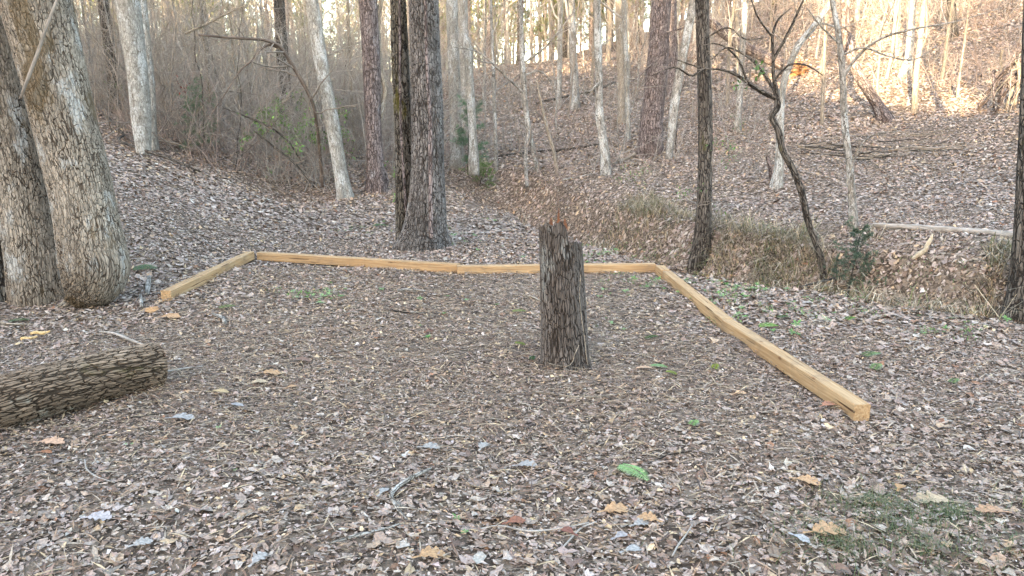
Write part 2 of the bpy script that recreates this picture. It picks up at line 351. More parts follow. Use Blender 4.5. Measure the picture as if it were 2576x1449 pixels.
# ------------------------------------------------------------------ trees
def hero(name, label, cat, px, bk, Z=None, sides=14, top=8.0, seg=.12, dense_to=0, dseg=.012, flare=0.25, lob=0.05, group=None,
         branches=(), crown=(7, 5, 4), root=None, lean_out=.3, sink=.25, twigmat=None, end_r=.35, zt=0.0):
    """a tree traced by pixel points (x, y, width), standing at its own distance; grows on above the picture"""
    base = ground(px[0][0], px[0][1]) if Z is None else at(px[0][0], px[0][1], Z)
    Zb = depth(base)
    pts = [np.append(at(x, y, Zb + zt * k), w / 2 / FPX * Zb) for k, (x, y, w) in enumerate(px)]
    p0 = pts[0].copy(); d = pts[0][:3] - pts[1][:3]; p0[:3] += d / np.linalg.norm(d) * .15 + np.array((0, 0, -sink)); pts = [p0] + pts
    if pts[-1][2] < top:
        d = nrm(pts[-1][:3] - pts[-2][:3]); d = nrm(d + np.array((0, 0, .5))); hgt = top - pts[-1][2]
        for k in (.35, .7, 1.0):
            e = pts[len(px)].copy() if False else pts[-1].copy()
            e[:3] = pts[len(px)][:3] + d * hgt * k / max(d[2], .5) + np.array((rs.normal() * .1, rs.normal() * .1, 0)) * k
            e[3] = pts[len(px)][3] * (1 - (1 - end_r) * k); pts.append(e)
    pts = np.array(pts)
    Ltot = np.sum(np.linalg.norm(np.diff(pts[:, :3], axis=0), axis=1))
    s = [0]; zl = 0
    while s[-1] < Ltot: s.append(s[-1] + (dseg if s[-1] < dense_to else seg))
    sp = cr(pts, np.minimum(np.array(s), Ltot) / Ltot)
    P, r = sp[:, :3], np.maximum(sp[:, 3], .004)
    th = np.arange(sides) * 2 * math.pi / sides; ss = np.array(s)[:, None]
    ph = rs.rand(4) * 6
    hb = np.clip(ss - .15 - sink, 0, None)
    wob = 1 + lob * (np.sin(2 * th + ph[0] + ss * .6) * .6 + np.sin(3 * th + ph[1] - ss * .9) * .5) + .025 * np.sin(ss * 3.1 + ph[2])
    wob = wob + flare * np.exp(-hb / .22) * (1 + .6 * np.sin(4 * th + ph[3]) + .35 * np.sin(7 * th + ph[1]))
    RR = r[:, None] * wob
    t = empty(name, pts[1][:3]); tag(t, label, cat, group)
    v, f, b = tubes(P[None], RR[None], sides, cap=True)
    child('trunk', v, f, BK[bk], t, {'bk': b})
    tm = BK[twigmat or 'twig']
    for br in branches:
        bp = [np.append(at(x, y, Zb + dz), w / 2 / FPX * Zb) for (x, y, w, dz) in br]
        bs = cr(np.array(bp), max(8, 4 * len(bp))); bP, bR = bs[None, :, :3], np.maximum(bs[None, :, 3], .0025)
        A1, r1 = spawn(bP, bR, 5, (-.25, -.5), (30, 60), .2, 1, 6, .55, .06, .1, .0022)
        A2, r2 = spawn(A1, r1, 3, (-.3, -.6), (25, 60), .2, 1, 4, .6, .05, .1, .0016)
        bo = child('branch', *[x for x in tubes(bP, bR, 7)[:2]], BK[bk], t, {'bk': tubes(bP, bR, 7)[2]})
        v, f, b = merge([tubes(A1, r1, 4), tubes(A2, r2, 3)])
        off = np.array(t.location)
        tag(link('twigs', mesh('twigs', v - off, f, {'bk': b}), tm, bo), kind='stuff')
    if crown:
        n1, n2, n3 = crown
        k0 = int(np.argmax(P[:, 2] > max(3.6, top * .4))); k0 = max(k0, 1)
        Pm = P[None, k0:][:, ::max(1, (len(P) - k0) // 12)]; Rm = r[None, k0:][:, ::max(1, (len(P) - k0) // 12)]
        if Pm.shape[1] > 2:
            A1, r1 = spawn(Pm, Rm, n1, (.16 * top, .32 * top), (35, 70), 0, 1, 7, .5, .12, .09, .006)
            A2, r2 = spawn(A1, r1, n2, (-.3, -.55), (30, 60), .2, 1, 5, .55, .08, .1, .003)
            A3, r3 = spawn(A2, r2, n3, (-.3, -.6), (25, 60), .15, 1, 4, .6, .05, .1, .002)
            v, f, b = merge([tubes(A1, r1, 6), tubes(A2, r2, 4), tubes(A3, r3, 3)])
            child('crown', v, f, BK['twig_grey'] if bk in ('spot', 'grey') else tm, t, {'bk': b})
    return t, P, r, Zb

hero('oak_tree', 'pale grey plated trunk at far left, standing upright at its foot, left of the pair', 'tree',
     [(99,755,128),(92,690,126),(75,590,118),(50,450,116),(20,320,118),(-15,190,124),(-62,0,132)], 'oak', sides=150, dense_to=3.6, dseg=.013, top=11, flare=.08, lob=.03, crown=(8,5,4))
hero('oak_tree', 'pale plated trunk leaning left with rounded overhanging foot, right of the pair', 'tree',
     [(178,756,34),(192,748,74),(210,730,118),(229,704,152),(238,672,164),(234,635,158),(220,560,146),(196,440,142),(163,310,146),(133,180,156),(88,0,166)], 'oak', Z=6.62, sides=170, dense_to=3.9, dseg=.012, top=11, flare=0, lob=.03, crown=(8,5,4), sink=.04)
hero('oak_tree', 'dark mossy trunk foot at the left edge, half hidden behind the pale pair', 'tree',
     [(-8,745,110),(-12,650,92),(-40,450,80),(-75,250,78),(-110,0,80)], 'mossy', sides=80, dense_to=1.4, dseg=.016, top=9, crown=None)
hero('oak_tree', 'thick dark plated trunk in the middle behind the back timbers', 'tree',
     [(1066,625,118),(1068,590,106),(1073,520,97),(1075,400,84),(1074,300,81),(1070,150,78),(1066,0,76)], 'black', sides=150, dense_to=4.2, dseg=.014, top=13, flare=.17, lob=.035, crown=(9,5,4))
hero('oak_tree', 'slim dark trunk streaked with moss, standing close behind the thick middle trunk', 'tree',
     [(1024,600,52),(1018,470,46),(1014,330,42),(1008,180,41),(1002,0,39)], 'mossy', Z=9.75, sides=70, dense_to=4.2, dseg=.02, top=11, flare=.1, crown=(7,5,4))
hero('oak_tree', 'dark trunk cut by the right edge beside the creek bank', 'tree',
     [(2566,815,82),(2572,740,66),(2584,600,58),(2592,400,54),(2600,200,52),(2606,0,50)], 'dark', sides=60, dense_to=2.6, dseg=.02, top=9, flare=.2, crown=(6,5,3))
hero('oak_tree', 'straight dark trunk with thin creepers on the creek edge behind the right corner of timbers', 'tree',
     [(1760,664,50),(1766,600,43),(1773,450,38),(1774,300,36),(1770,150,35),(1766,0,34)], 'dark', sides=48, dense_to=3.2, dseg=.025, top=10, flare=.15, crown=(7,5,4),
     branches=[[(1772,172,6,-.1),(1740,190,5,-.2),(1700,170,4,-.3),(1640,190,2,-.4)], [(1776,96,5,.1),(1830,70,4,0),(1880,100,3,-.1),(1920,95,2,-.2)]])
hero('maple_tree', 'grey blotched trunk leaning left, footed at the edge of the leafy clearing', 'tree',
     [(868,498,38),(856,430,35),(838,320,34),(815,200,34),(797,90,33),(784,0,32)], 'grey', sides=40, dense_to=4.2, dseg=.03, top=12, flare=.2, crown=(8,5,4))
hero('maple_tree', 'broad light grey trunk left of the thicket, behind the pale plated pair', 'tree',
     [(362,388,34),(357,320,44),(347,200,50),(332,90,53),(320,0,55)], 'grey', sides=40, dense_to=4.6, dseg=.03, top=12, flare=.05, crown=(8,5,4))
hero('maple_tree', 'narrow light grey trunk tight against the broad grey trunk at left', 'tree',
     [(383,370,24),(378,250,25),(366,120,27),(354,0,28)], 'grey', Z=15.8, sides=20, top=11, crown=(7,5,4))
hero('pine_tree', 'slim blackish trunk with blue tape beside it, behind the pale pair', 'tree',
     [(291,288,26),(283,200,25),(270,90,25),(258,0,25)], 'dark', sides=20, top=12, crown=(7,5,4))
hero('oak_tree', 'brown trunk wrapped by a thick twisting vine, left of the middle trunks', 'tree',
     [(946,480,50),(944,420,44),(938,300,42),(934,150,46),(926,0,48)], 'pine', sides=40, dense_to=4.6, dseg=.04, top=12, flare=.2, crown=(8,5,4))
hero('pine_tree', 'thin dark upright trunk behind the arching branch', 'tree',
     [(722,300,26),(716,200,27),(708,90,27),(702,0,27)], 'dark', Z=21, sides=20, top=13, crown=(7,5,4))
hero('pine_tree', 'massive purple grey pine trunk on the slope, the widest on the hillside', 'tree',
     [(1636,380,62),(1640,300,59),(1650,200,55),(1658,100,50),(1664,0,47)], 'pine', sides=60, dense_to=6, dseg=.05, top=15, flare=.12, crown=(9,5,4),
     branches=[[(1652,150,5,-.3),(1620,180,4,-.4),(1590,205,3,-.5)], [(1668,85,5,-.2),(1720,70,4,-.4),(1760,50,3,-.4)]])
hero('pine_tree', 'trunk rising just behind the right side of the massive pine', 'tree',
     [(1690,260,26),(1690,150,27),(1688,0,28)], 'pine', Z=26, sides=20, top=15, crown=(7,5,4))
hero('birch_tree', 'pale smooth trunk leaning right between the massive pine and the creeper trunk', 'tree',
     [(1682,402,15),(1690,330,20),(1702,230,21),(1722,120,21),(1746,0,21)], 'spot', sides=20, top=10, crown=(7,5,4))
hero('birch_tree', 'white spotted slender trunk with a kink, left of the massive pine', 'tree',
     [(1524,440,25),(1522,390,24),(1516,345,22),(1508,290,22),(1506,200,20),(1504,100,19),(1501,0,18)], 'spot', sides=20, top=10, crown=(7,5,4),
     branches=[[(1508,205,5,-.1),(1480,230,3,-.2),(1450,215,2,-.3)], [(1506,120,5,.1),(1545,90,3,0),(1570,40,2,-.1)]])
hero('birch_tree', 'pale straight trunk with dark flecks, third trunk left of the massive pine', 'tree',
     [(1447,278,20),(1445,200,20),(1440,100,19),(1437,0,18)], 'spot', sides=18, top=11, crown=(7,5,4))
hero('maple_tree', 'thin tan grey trunk on the slope left of the pale straight trunk', 'tree',
     [(1406,260,12),(1408,150,12),(1410,0,12)], 'grey', Z=28, sides=12, top=11, crown=(6,4,3))
hero('maple_tree', 'warm grey trunk close left of the massive pine', 'tree',
     [(1563,310,19),(1562,200,18),(1558,80,17),(1556,0,17)], 'tan', sides=18, top=11, crown=(6,4,3))
hero('maple_tree', 'thin grey stem rubbing against the warm grey trunk by the massive pine', 'tree',
     [(1582,380,11),(1578,250,11),(1574,120,11),(1570,0,11)], 'grey', Z=20.5, sides=12, top=10, crown=(6,4,3))
hero('oak_tree', 'greyish trunk just right of the thick middle trunk', 'tree',
     [(1150,420,30),(1146,300,30),(1141,150,29),(1136,0,29)], 'grey', sides=20, top=13, crown=(7,5,4))
hero('oak_tree', 'dark broken topped trunk beside the small evergreen right of the middle trunk', 'tree',
     [(1192,400,22),(1186,280,21),(1180,180,20),(1174,100,18),(1170,84,7)], 'grey', Z=18, sides=18, top=1, crown=None)
hero('maple_tree', 'light grey trunk rising behind the broken topped trunk', 'tree',
     [(1172,330,22),(1168,200,23),(1164,0,24)], 'grey', Z=23, sides=18, top=13, crown=(7,5,4))
hero('birch_tree', 'thin white sapling leaning a little, right of the small evergreen', 'sapling',
     [(1248,428,10),(1246,330,9),(1243,250,9),(1240,150,8),(1236,60,7),(1234,0,6)], 'spot', sides=10, top=7, crown=(6,4,3),
     branches=[[(1240,160,4,0),(1200,150,3,-.2),(1150,100,2,-.3)], [(1242,230,4,0),(1290,200,3,.2),(1330,165,2,.3)]])
hero('birch_tree', 'spotted pale sapling with forked foot and wide bare arms in the middle of the slope', 'sapling',
     [(1352,432,12),(1340,370,13),(1326,300,14),(1318,220,14),(1313,120,12),(1308,0,10)], 'spot', sides=12, top=8, crown=(6,4,3),
     branches=[[(1326,470,9,-.6),(1322,400,10,-.4),(1330,330,9,-.1)], [(1318,235,6,0),(1270,190,5,-.4),(1200,130,4,-.6),(1140,118,2,-.8)],
               [(1316,160,6,0),(1370,120,5,-.3),(1420,60,3,-.5),(1460,10,2,-.6)], [(1316,190,5,0),(1360,180,4,.2),(1400,230,2,.3)]])
hero('birch_tree', 'brownish thin sapling leaning left low on the slope, right of the spotted sapling', 'sapling',
     [(1402,440,9),(1395,390,9),(1378,330,8),(1362,260,6),(1350,200,4)], 'tan', sides=8, top=1, crown=None)
hero('maple_tree', 'greenish stem twisted with flakes, behind the crooked creek tree on the slope', 'tree',
     [(1855,330,16),(1862,230,15),(1868,120,15),(1876,0,14)], 'spot', sides=14, top=11, crown=(6,4,3))
hero('maple_tree', 'sunlit straight pole trunk right of the fallen trunk top', 'tree',
     [(1858,215,11),(1856,120,11),(1853,0,11)], 'tan', Z=27, sides=12, top=11, crown=(6,4,3))
t1 = hero('dogwood_tree', 'crooked dark stem rising from the creek bed, with elbow and bare arms reaching left', 'tree',
     [(2073,705,16),(2056,620,17),(2034,562,16),(2016,484,16),(1995,427,16),(1969,380,16),(1956,323,17),(1941,290,16),(1955,272,17),(1955,247,15),(1946,190,9),(1945,140,8),(1944,88,7),(1957,50,5),(1990,20,3)], 'dark', sides=18, seg=.04, top=1, flare=.1, lob=.08, crown=None,
     branches=[[(1955,249,13,0),(1922,234,12,0),(1881,208,10,-.1),(1855,190,8,-.1),(1823,177,6,-.2),(1770,172,4,-.3),(1700,150,2,-.4)],
               [(1950,235,10,0),(1933,203,10,.1),(1912,172,8,.1),(1865,133,6,.2),(1830,120,4,.2),(1790,150,2,.2)],
               [(1946,150,8,0),(1985,78,7,-.1),(2003,40,6,-.1),(2021,0,5,-.2)],
               [(1881,208,7,-.1),(1850,140,5,-.2),(1800,110,3,-.3),(1760,115,2,-.3)],
               [(1944,95,5,0),(1905,40,4,-.2),(1890,0,3,-.3)],
               [(1948,200,6,0),(1990,162,5,-.2),(2030,165,4,-.3),(2070,190,2,-.4)]])
hero('maple_tree', 'mossy grey trunk bending right, just behind the crooked creek stem', 'tree',
     [(1953,470,26),(1960,420,21),(1962,365,19),(1964,281,17),(1972,208,16),(1990,156,16),(2011,109,16),(2042,73,15),(2073,31,14),(2092,0,13)], 'grey', sides=20, top=7, flare=.25, crown=(6,4,3),
     branches=[[(2020,100,7,0),(2060,60,5,-.3),(2120,70,4,-.4),(2180,40,2,-.5)]])
hero('oak_stub', 'short broken dead stub leaning against the mossy grey trunk foot', 'stump',
     [(1943,455,12),(1938,425,11),(1930,393,9)], 'pine', sides=12, top=.2, crown=None, flare=.2)
hero('birch_tree', 'slender pale spotted trunk at the far creek bank beside the fallen log', 'tree',
     [(2146,575,20),(2143,500,18),(2140,443,17),(2125,312,16),(2120,208,15),(2114,125,14),(2099,31,12),(2093,0,12)], 'spot', sides=20, seg=.06, top=8, crown=(6,4,3),
     branches=[[(2118,200,8,0),(2150,150,7,-.1),(2210,100,6,-.3),(2290,75,5,-.5),(2400,55,3,-.7),(2520,20,2,-.9)],
               [(2116,140,6,0),(2170,120,5,-.2),(2230,140,4,-.3),(2300,150,3,-.4),(2360,110,2,-.5)],
               [(2128,470,7,-.1),(2150,400,5,-.2),(2185,345,4,-.3),(2260,330,3,-.4)],
               [(2110,110,5,0),(2060,60,4,-.2),(2030,20,3,-.3)]])
hero('oak_tree', 'brown rough trunk leaning strongly left on the sunny slope', 'tree',
     [(2226,303,30),(2205,260,27),(2168,203,26),(2146,156,25),(2132,104,23),(2126,0,22)], 'pine', sides=24, top=11, flare=.35, crown=(7,5,4))
hero('maple_tree', 'light grey trunk with spreading root feet on the sunlit slope', 'tree',
     [(2280,192,24),(2286,150,20),(2292,70,18),(2296,0,17)], 'grey', sides=20, top=12, flare=.6, crown=(7,5,4))
hero('maple_tree', 'sunlit cream trunk with a side stem, right of the root footed trunk', 'tree',
     [(2300,285,13),(2304,200,13),(2315,100,13),(2325,0,13)], 'tan', sides=14, top=10, crown=(6,4,3),
     branches=[[(2310,140,6,0),(2328,100,6,0),(2331,50,5,0),(2329,0,5,0)]])
hero('pine_tree', 'short looking black trunk at the top of the slope near the right corner', 'tree',
     [(2397,92,24),(2395,50,21),(2393,0,20)], 'dark', sides=18, top=13, flare=.3, crown=(7,5,4))
hero('maple_tree', 'thin sunlit pole standing alone right of the mossy bending trunk', 'sapling',
     [(2067,315,9),(2070,230,9),(2074,120,8),(2080,30,7)], 'tan', sides=10, top=8, crown=(6,4,3))
hero('maple_tree', 'thin straight sapling on the sunny slope, rightmost of the slender ones', 'sapling',
     [(2408,245,6),(2414,190,6),(2424,120,5),(2432,60,5)], 'tan', sides=8, top=6, crown=(5,4,3))
hero('maple_tree', 'short thin sapling between the leaning brown trunk and the root footed trunk', 'sapling',
     [(2212,270,5),(2207,220,5),(2212,150,4)], 'tan', sides=8, top=5, crown=(5,4,3))

# ------------------------------------------------------------------ vines, fallen wood and other traced stems
def stem(name, label, cat, px, bk, Z=None, sides=8, n=40, part=None, twigs=0, follow=False, r_add=0, group=None, z_lift=0.0, lob=0.0):
    """px: (x, y, width, depth offset); follow=True lays every point on the ground"""
    if follow:
        pts = []
        for p in px:
            g = ground(p[0], p[1]); r = p[2] / 2 / FPX * depth(g); g = g + np.array((0, 0, r * .75 + z_lift)); pts.append(np.append(g, r))
    else:
        Zb = depth(ground(px[0][0], px[0][1])) if Z is None else Z
        pts = [np.append(at(p[0], p[1], Zb + p[3]), p[2] / 2 / FPX * Zb) for p in px]
    sp = cr(np.array(pts), n); P, r = sp[:, :3], np.maximum(sp[:, 3], .002)
    RR = r[:, None] * np.ones(sides)
    if lob:
        th = np.arange(sides) * 2 * math.pi / sides; ss = np.linspace(0, 1, n)[:, None] * 9
        RR = RR * (1 + lob * (np.sin(2 * th + ss) + .7 * np.sin(3 * th - 1.7 * ss) + .5 * np.sin(ss * 4)))
    v, f, b = tubes(P[None], RR[None], sides, cap=True)
    base = P[0]
    if not twigs:
        o = link(name, mesh(name, v - base, f, {'bk': b}), BK[bk] if isinstance(bk, str) else bk); o.location = Vector(base)
        return tag(o, label, cat, group)
    t = empty(name, base); tag(t, label, cat, group)
    child(part or 'stem', v, f, BK[bk], t, {'bk': b})
    A1, r1 = spawn(P[None], r[None], twigs, (-.15, -.35), (25, 70), .15, 1, 6, .5, .03, .1, .002)
    A2, r2 = spawn(A1, r1, 3, (-.3, -.6), (25, 60), .2, 1, 4, .6, .03, .1, .0016)
    v, f, b = merge([tubes(A1, r1, 4), tubes(A2, r2, 3)])
    tag(child('twigs', v, f, BK['twig'], t, {'bk': b}), kind='stuff')
    return t

stem('vine', 'thick pale vine twisting up the brown trunk left of the middle trunks', 'vine',
     [(928,470,11,-.30),(934,440,11,-.32),(942,400,12,-.33),(950,330,12,-.32),(962,270,12,-.30),(968,220,13,-.3),(960,190,12,-.32),(954,120,11,-.34),(952,60,11,-.34),(958,0,11,-.34),(962,-60,11,-.34)], 'tan', Z=16.0, sides=10, n=90, lob=.05)
stem('vine', 'thin vine crossing the lower right side of the vine wrapped trunk', 'vine',
     [(968,478,9,-.28),(974,455,8,-.28),(962,420,7,-.3),(944,380,6,-.36),(930,330,6,-.32),(920,270,5,-.3),(930,200,5,-.34),(920,110,5,-.3),(912,40,5,-.3),(905,-40,5,-.3)], 'pine', Z=16.0, sides=8, n=80)
stem('vine', 'grey weathered vine running straight down the face of the thick middle trunk', 'vine',
     [(1085,600,11,-.36),(1083,520,10,-.33),(1083,420,11,-.30),(1082,300,10,-.28),(1075,180,9,-.28),(1072,80,7,-.28),(1070,-40,6,-.28)], 'pine', Z=9.26, sides=10, n=100, lob=.07)
stem('vine', 'pale narrow vine on the mossy slim trunk by the thick middle trunk', 'vine',
     [(1022,540,6,-.16),(1014,420,6,-.16),(1008,300,6,-.14),(1006,180,6,-.13),(1006,60,6,-.13),(1004,-40,6,-.13)], 'pine', Z=9.65, sides=8, n=80, lob=.06)
stem('vine', 'thin bare vine hanging slantwise across the pale plated pair at left', 'vine',
     [(52,248,6,-.3),(58,230,7,-.34),(72,193,8,-.36),(97,127,8,-.38),(117,67,7,-.38),(143,0,7,-.36),(160,-60,6,-.3)], 'twig', Z=6.6, sides=8, n=40)
stem('dead_branch', 'dark vine covered branch arching over the thicket to the left', 'branch',
     [(812,470,9,1.2),(806,400,9,1),(798,320,8,.6),(785,255,9,.2),(760,205,10,0),(730,155,10,-.2),(705,118,9,-.4),(670,102,7,-.6),(620,97,7,-.8),(560,93,6,-1),(500,88,4,-1.2)], 'twig_dark', Z=14.6, sides=8, n=60, twigs=22, part='stem')
stem('dead_branch', 'curved side branch dropping left under the arching branch', 'branch',
     [(700,120,8,0),(680,112,7,-.1),(655,125,6,-.2),(630,155,5,-.3),(612,170,4,-.3),(570,230,3,-.3),(530,290,2,-.2)], 'twig_dark', Z=14.2, sides=6, n=40, twigs=10)
stem('dead_branch', 'dark slanting dead branch low in the left thicket', 'branch', [(640, 330, 4, 0), (690, 370, 5, 0), (740, 410, 5, 0), (790, 470, 5, 0)], 'dark', Z=15.2, sides=6, n=30, twigs=9)
stem('dead_branch', 'second dark slanting dead branch above the low one in the left thicket', 'branch', [(560, 270, 3, 0), (610, 290, 4, 0), (660, 310, 5, 0), (720, 350, 5, 0.1), (770, 430, 4, 0.2)], 'dark', Z=15.2, sides=6, n=30, twigs=9)
stem('dead_branch', 'pale limb slanting up across the upper left thicket', 'branch', [(465, 85, 5, 0), (510, 65, 6, 0), (560, 40, 5, 0), (620, 12, 4, 0)], 'tan', Z=15.2, sides=6, n=30, twigs=9)
stem('fallen_log', 'long grey fallen log lying along the far creek bank at right', 'log',
     [(2196,572,13,0),(2280,578,15,0),(2380,585,16,0),(2480,592,17,0),(2560,600,18,0),(2680,612,18,0)], 'twig_grey', sides=20, n=80, follow=True, lob=.05)
stem('driftwood', 'pale peeled driftwood stub standing on the creek bank below the grey log', 'driftwood',
     [(2296,652,10,0),(2312,640,13,-.05),(2328,628,11,-.1),(2335,612,11,-.12),(2342,600,8,-.14),(2346,588,3,-.14)], M_drift, sides=12, n=30, lob=.09)
stem('fallen_log', 'short mossy yellow brown log lying in the creek bed', 'log',
     [(2018,728,17,0),(2050,727,18,0),(2090,723,17,0),(2130,718,14,0)], 'log', Z=7.55, sides=24, n=60, lob=.06)
stem('fallen_branch', 'dark thin stick lying just above the mossy creek log', 'branch', [(2012,722,5,0),(2050,712,6,.1),(2100,700,7,.2)], 'dark', Z=7.8, sides=8, n=20)
stem('fallen_branch', 'flat pale stick at the creek edge in front of the mossy creek log', 'branch', [(1990,742,4,0),(2040,740,5,0),(2100,748,4,0)], 'tan', Z=7.15, sides=8, n=20)
stem('fallen_branch', 'long dark pole lying across the slope below the spotted saplings', 'branch',
     [(1260,396,6,0),(1340,388,7,0),(1420,380,7,0),(1510,368,6,0)], 'dark', sides=8, n=50, follow=True)
stem('fallen_branch', 'long dark pole lying across the slope behind the white spotted trunk', 'branch',
     [(1350,262,6,0),(1420,248,7,0),(1480,236,7,0),(1545,212,6,0)], 'dark', sides=8, n=50, follow=True)
stem('fallen_branch', 'long thin branch running down the left mound below the broad grey trunk', 'branch',
     [(270,300,5,0),(310,345,6,0),(350,385,7,0),(420,408,8,0),(460,424,7,0),(505,442,5,0)], 'dark', sides=8, n=50, follow=True, z_lift=.06)
stem('fallen_branch', 'bare branch lying right of the broad grey trunk at the thicket edge', 'branch',
     [(380,366,5,0),(430,372,6,0),(480,388,6,0),(540,392,5,0),(575,394,4,0)], 'twig', sides=8, n=50, follow=True, z_lift=.1)
stem('fallen_branch', 'pale bent limb at the foot of the massive pine', 'branch',
     [(1600,395,6,0),(1580,405,7,0),(1560,412,6,0),(1545,418,4,0)], 'tan', sides=8, n=30, follow=True, z_lift=.05)
stem('fallen_branch', 'grey stick slanting on the slope left of the creeper trunk', 'branch', [(1412,455,5,0),(1450,448,5,0),(1490,440,4,0)], 'grey', sides=8, n=30, follow=True)

# uprooted tree on the slope
b0 = ground(2003, 190); Zu = depth(b0)
up = empty('uprooted_tree', b0); tag(up, 'toppled trunk with orange clay root plate on the slope behind the crooked tree', 'fallen tree')
pp = np.array([np.append(at(x, y, Zu + dz), w / 2 / FPX * Zu) for x, y, w, dz in [(2006,176,26,.1),(1960,160,26,.0),(1900,132,26,-.1),(1850,105,25,-.2),(1800,66,23,-.3),(1740,20,20,-.4)]])
sp = cr(pp, 60); v, f, b = tubes(sp[None, :, :3], sp[None, :, 3], 24, cap=True); child('trunk', v, f, BK['pine'], up, {'bk': b})
th = np.linspace(0, 2 * math.pi, 26, endpoint=False); rr = .34 * (1 + .25 * np.sin(3 * th) + .2 * np.sin(7 * th + 1) + .12 * rs.normal(size=26))
vv = [];
for k, (sc, dx) in enumerate([(.55, -.22), (1, -.08), (.95, .08), (.4, .2), (.02, .22)]):
    for a, r in zip(th, rr): vv.append(b0 + np.array((dx + .1 * math.sin(5 * a + k), math.cos(a) * r * sc, .2 + math.sin(a) * r * sc)) + rs.normal(size=3) * .02)
fq = [(k * 26 + j, k * 26 + (j + 1) % 26, (k + 1) * 26 + (j + 1) % 26, (k + 1) * 26 + j) for k in range(4) for j in range(26)]
child('root_plate', vv, [np.array(fq)], M_clay, up, smooth=False)
rp = b0 + np.array((.1, 0, .2)) + np.zeros((1, 4, 3)); rp[0] += np.linspace(-.2, .3, 4)[:, None] * np.array((1, 0, 0))
A1, r1 = spawn(rp, np.full((1, 4), .05), 26, (.35, .75), (50, 100), 0, 1, 7, .5, -.1, .2, .008)
for k in range(26):
    v, f, b = tubes(A1[k:k+1], r1[k:k+1], 6); child('root', v, f, M_clay if k % 2 else BK['pine'], up, {'bk': b})
# weathered root heap at the right edge
b1 = ground(2545, 280); rh = empty('root_heap', b1); tag(rh, 'heap of weathered brown roots at the right edge of the slope', 'roots')
for k in range(30):
    a = rs.uniform(-.9, .9); L = rs.uniform(.5, 1.1)
    st_ = b1 + np.array((.35 + rs.normal() * .25, rs.normal() * .3, .95 + rs.normal() * .15)); en = b1 + np.array((rs.uniform(-.55, .9), rs.normal() * .4, rs.uniform(-.05, .25)))
    P = st_ + (en - st_) * np.linspace(0, 1, 9)[:, None] + np.cumsum(rs.normal(size=(9, 3)) * .03, 0); P[:, 2] += .25 * np.sin(np.linspace(0, math.pi, 9))
    v, f, b = tubes(P[None], np.linspace(.05, .02, 9)[None] * rs.uniform(.5, 1.3), 7, cap=True); child('root', v, f, BK['pine' if k % 3 else 'tan'], rh, {'bk': b})
# brush pile of sticks
b2 = ground(2200, 400); bp = empty('brush_pile', b2); tag(bp, 'low pile of thin dead sticks on the slope behind the slender spotted trunk', 'brush pile')
for k in range(34):
    c = ground(rs.uniform(2040, 2380), rs.uniform(370, 425)); a = rs.normal() * .35; L = rs.uniform(.5, 1.5)
    P = c + np.linspace(-.5, .5, 8)[:, None] * L * np.array((math.cos(a), math.sin(a), rs.normal() * .08)) + np.cumsum(rs.normal(size=(8, 3)) * .025, 0)
    P[:, 2] = np.maximum(P[:, 2], H(P[:, 0], P[:, 1])) + rs.uniform(.02, .28)
    v, f, b = tubes(P[None], np.linspace(1, .4, 8)[None] * rs.uniform(.008, .02), 6, cap=True); child('stick', v, f, BK[('dark', 'twig', 'tan')[k % 3]], bp, {'bk': b})

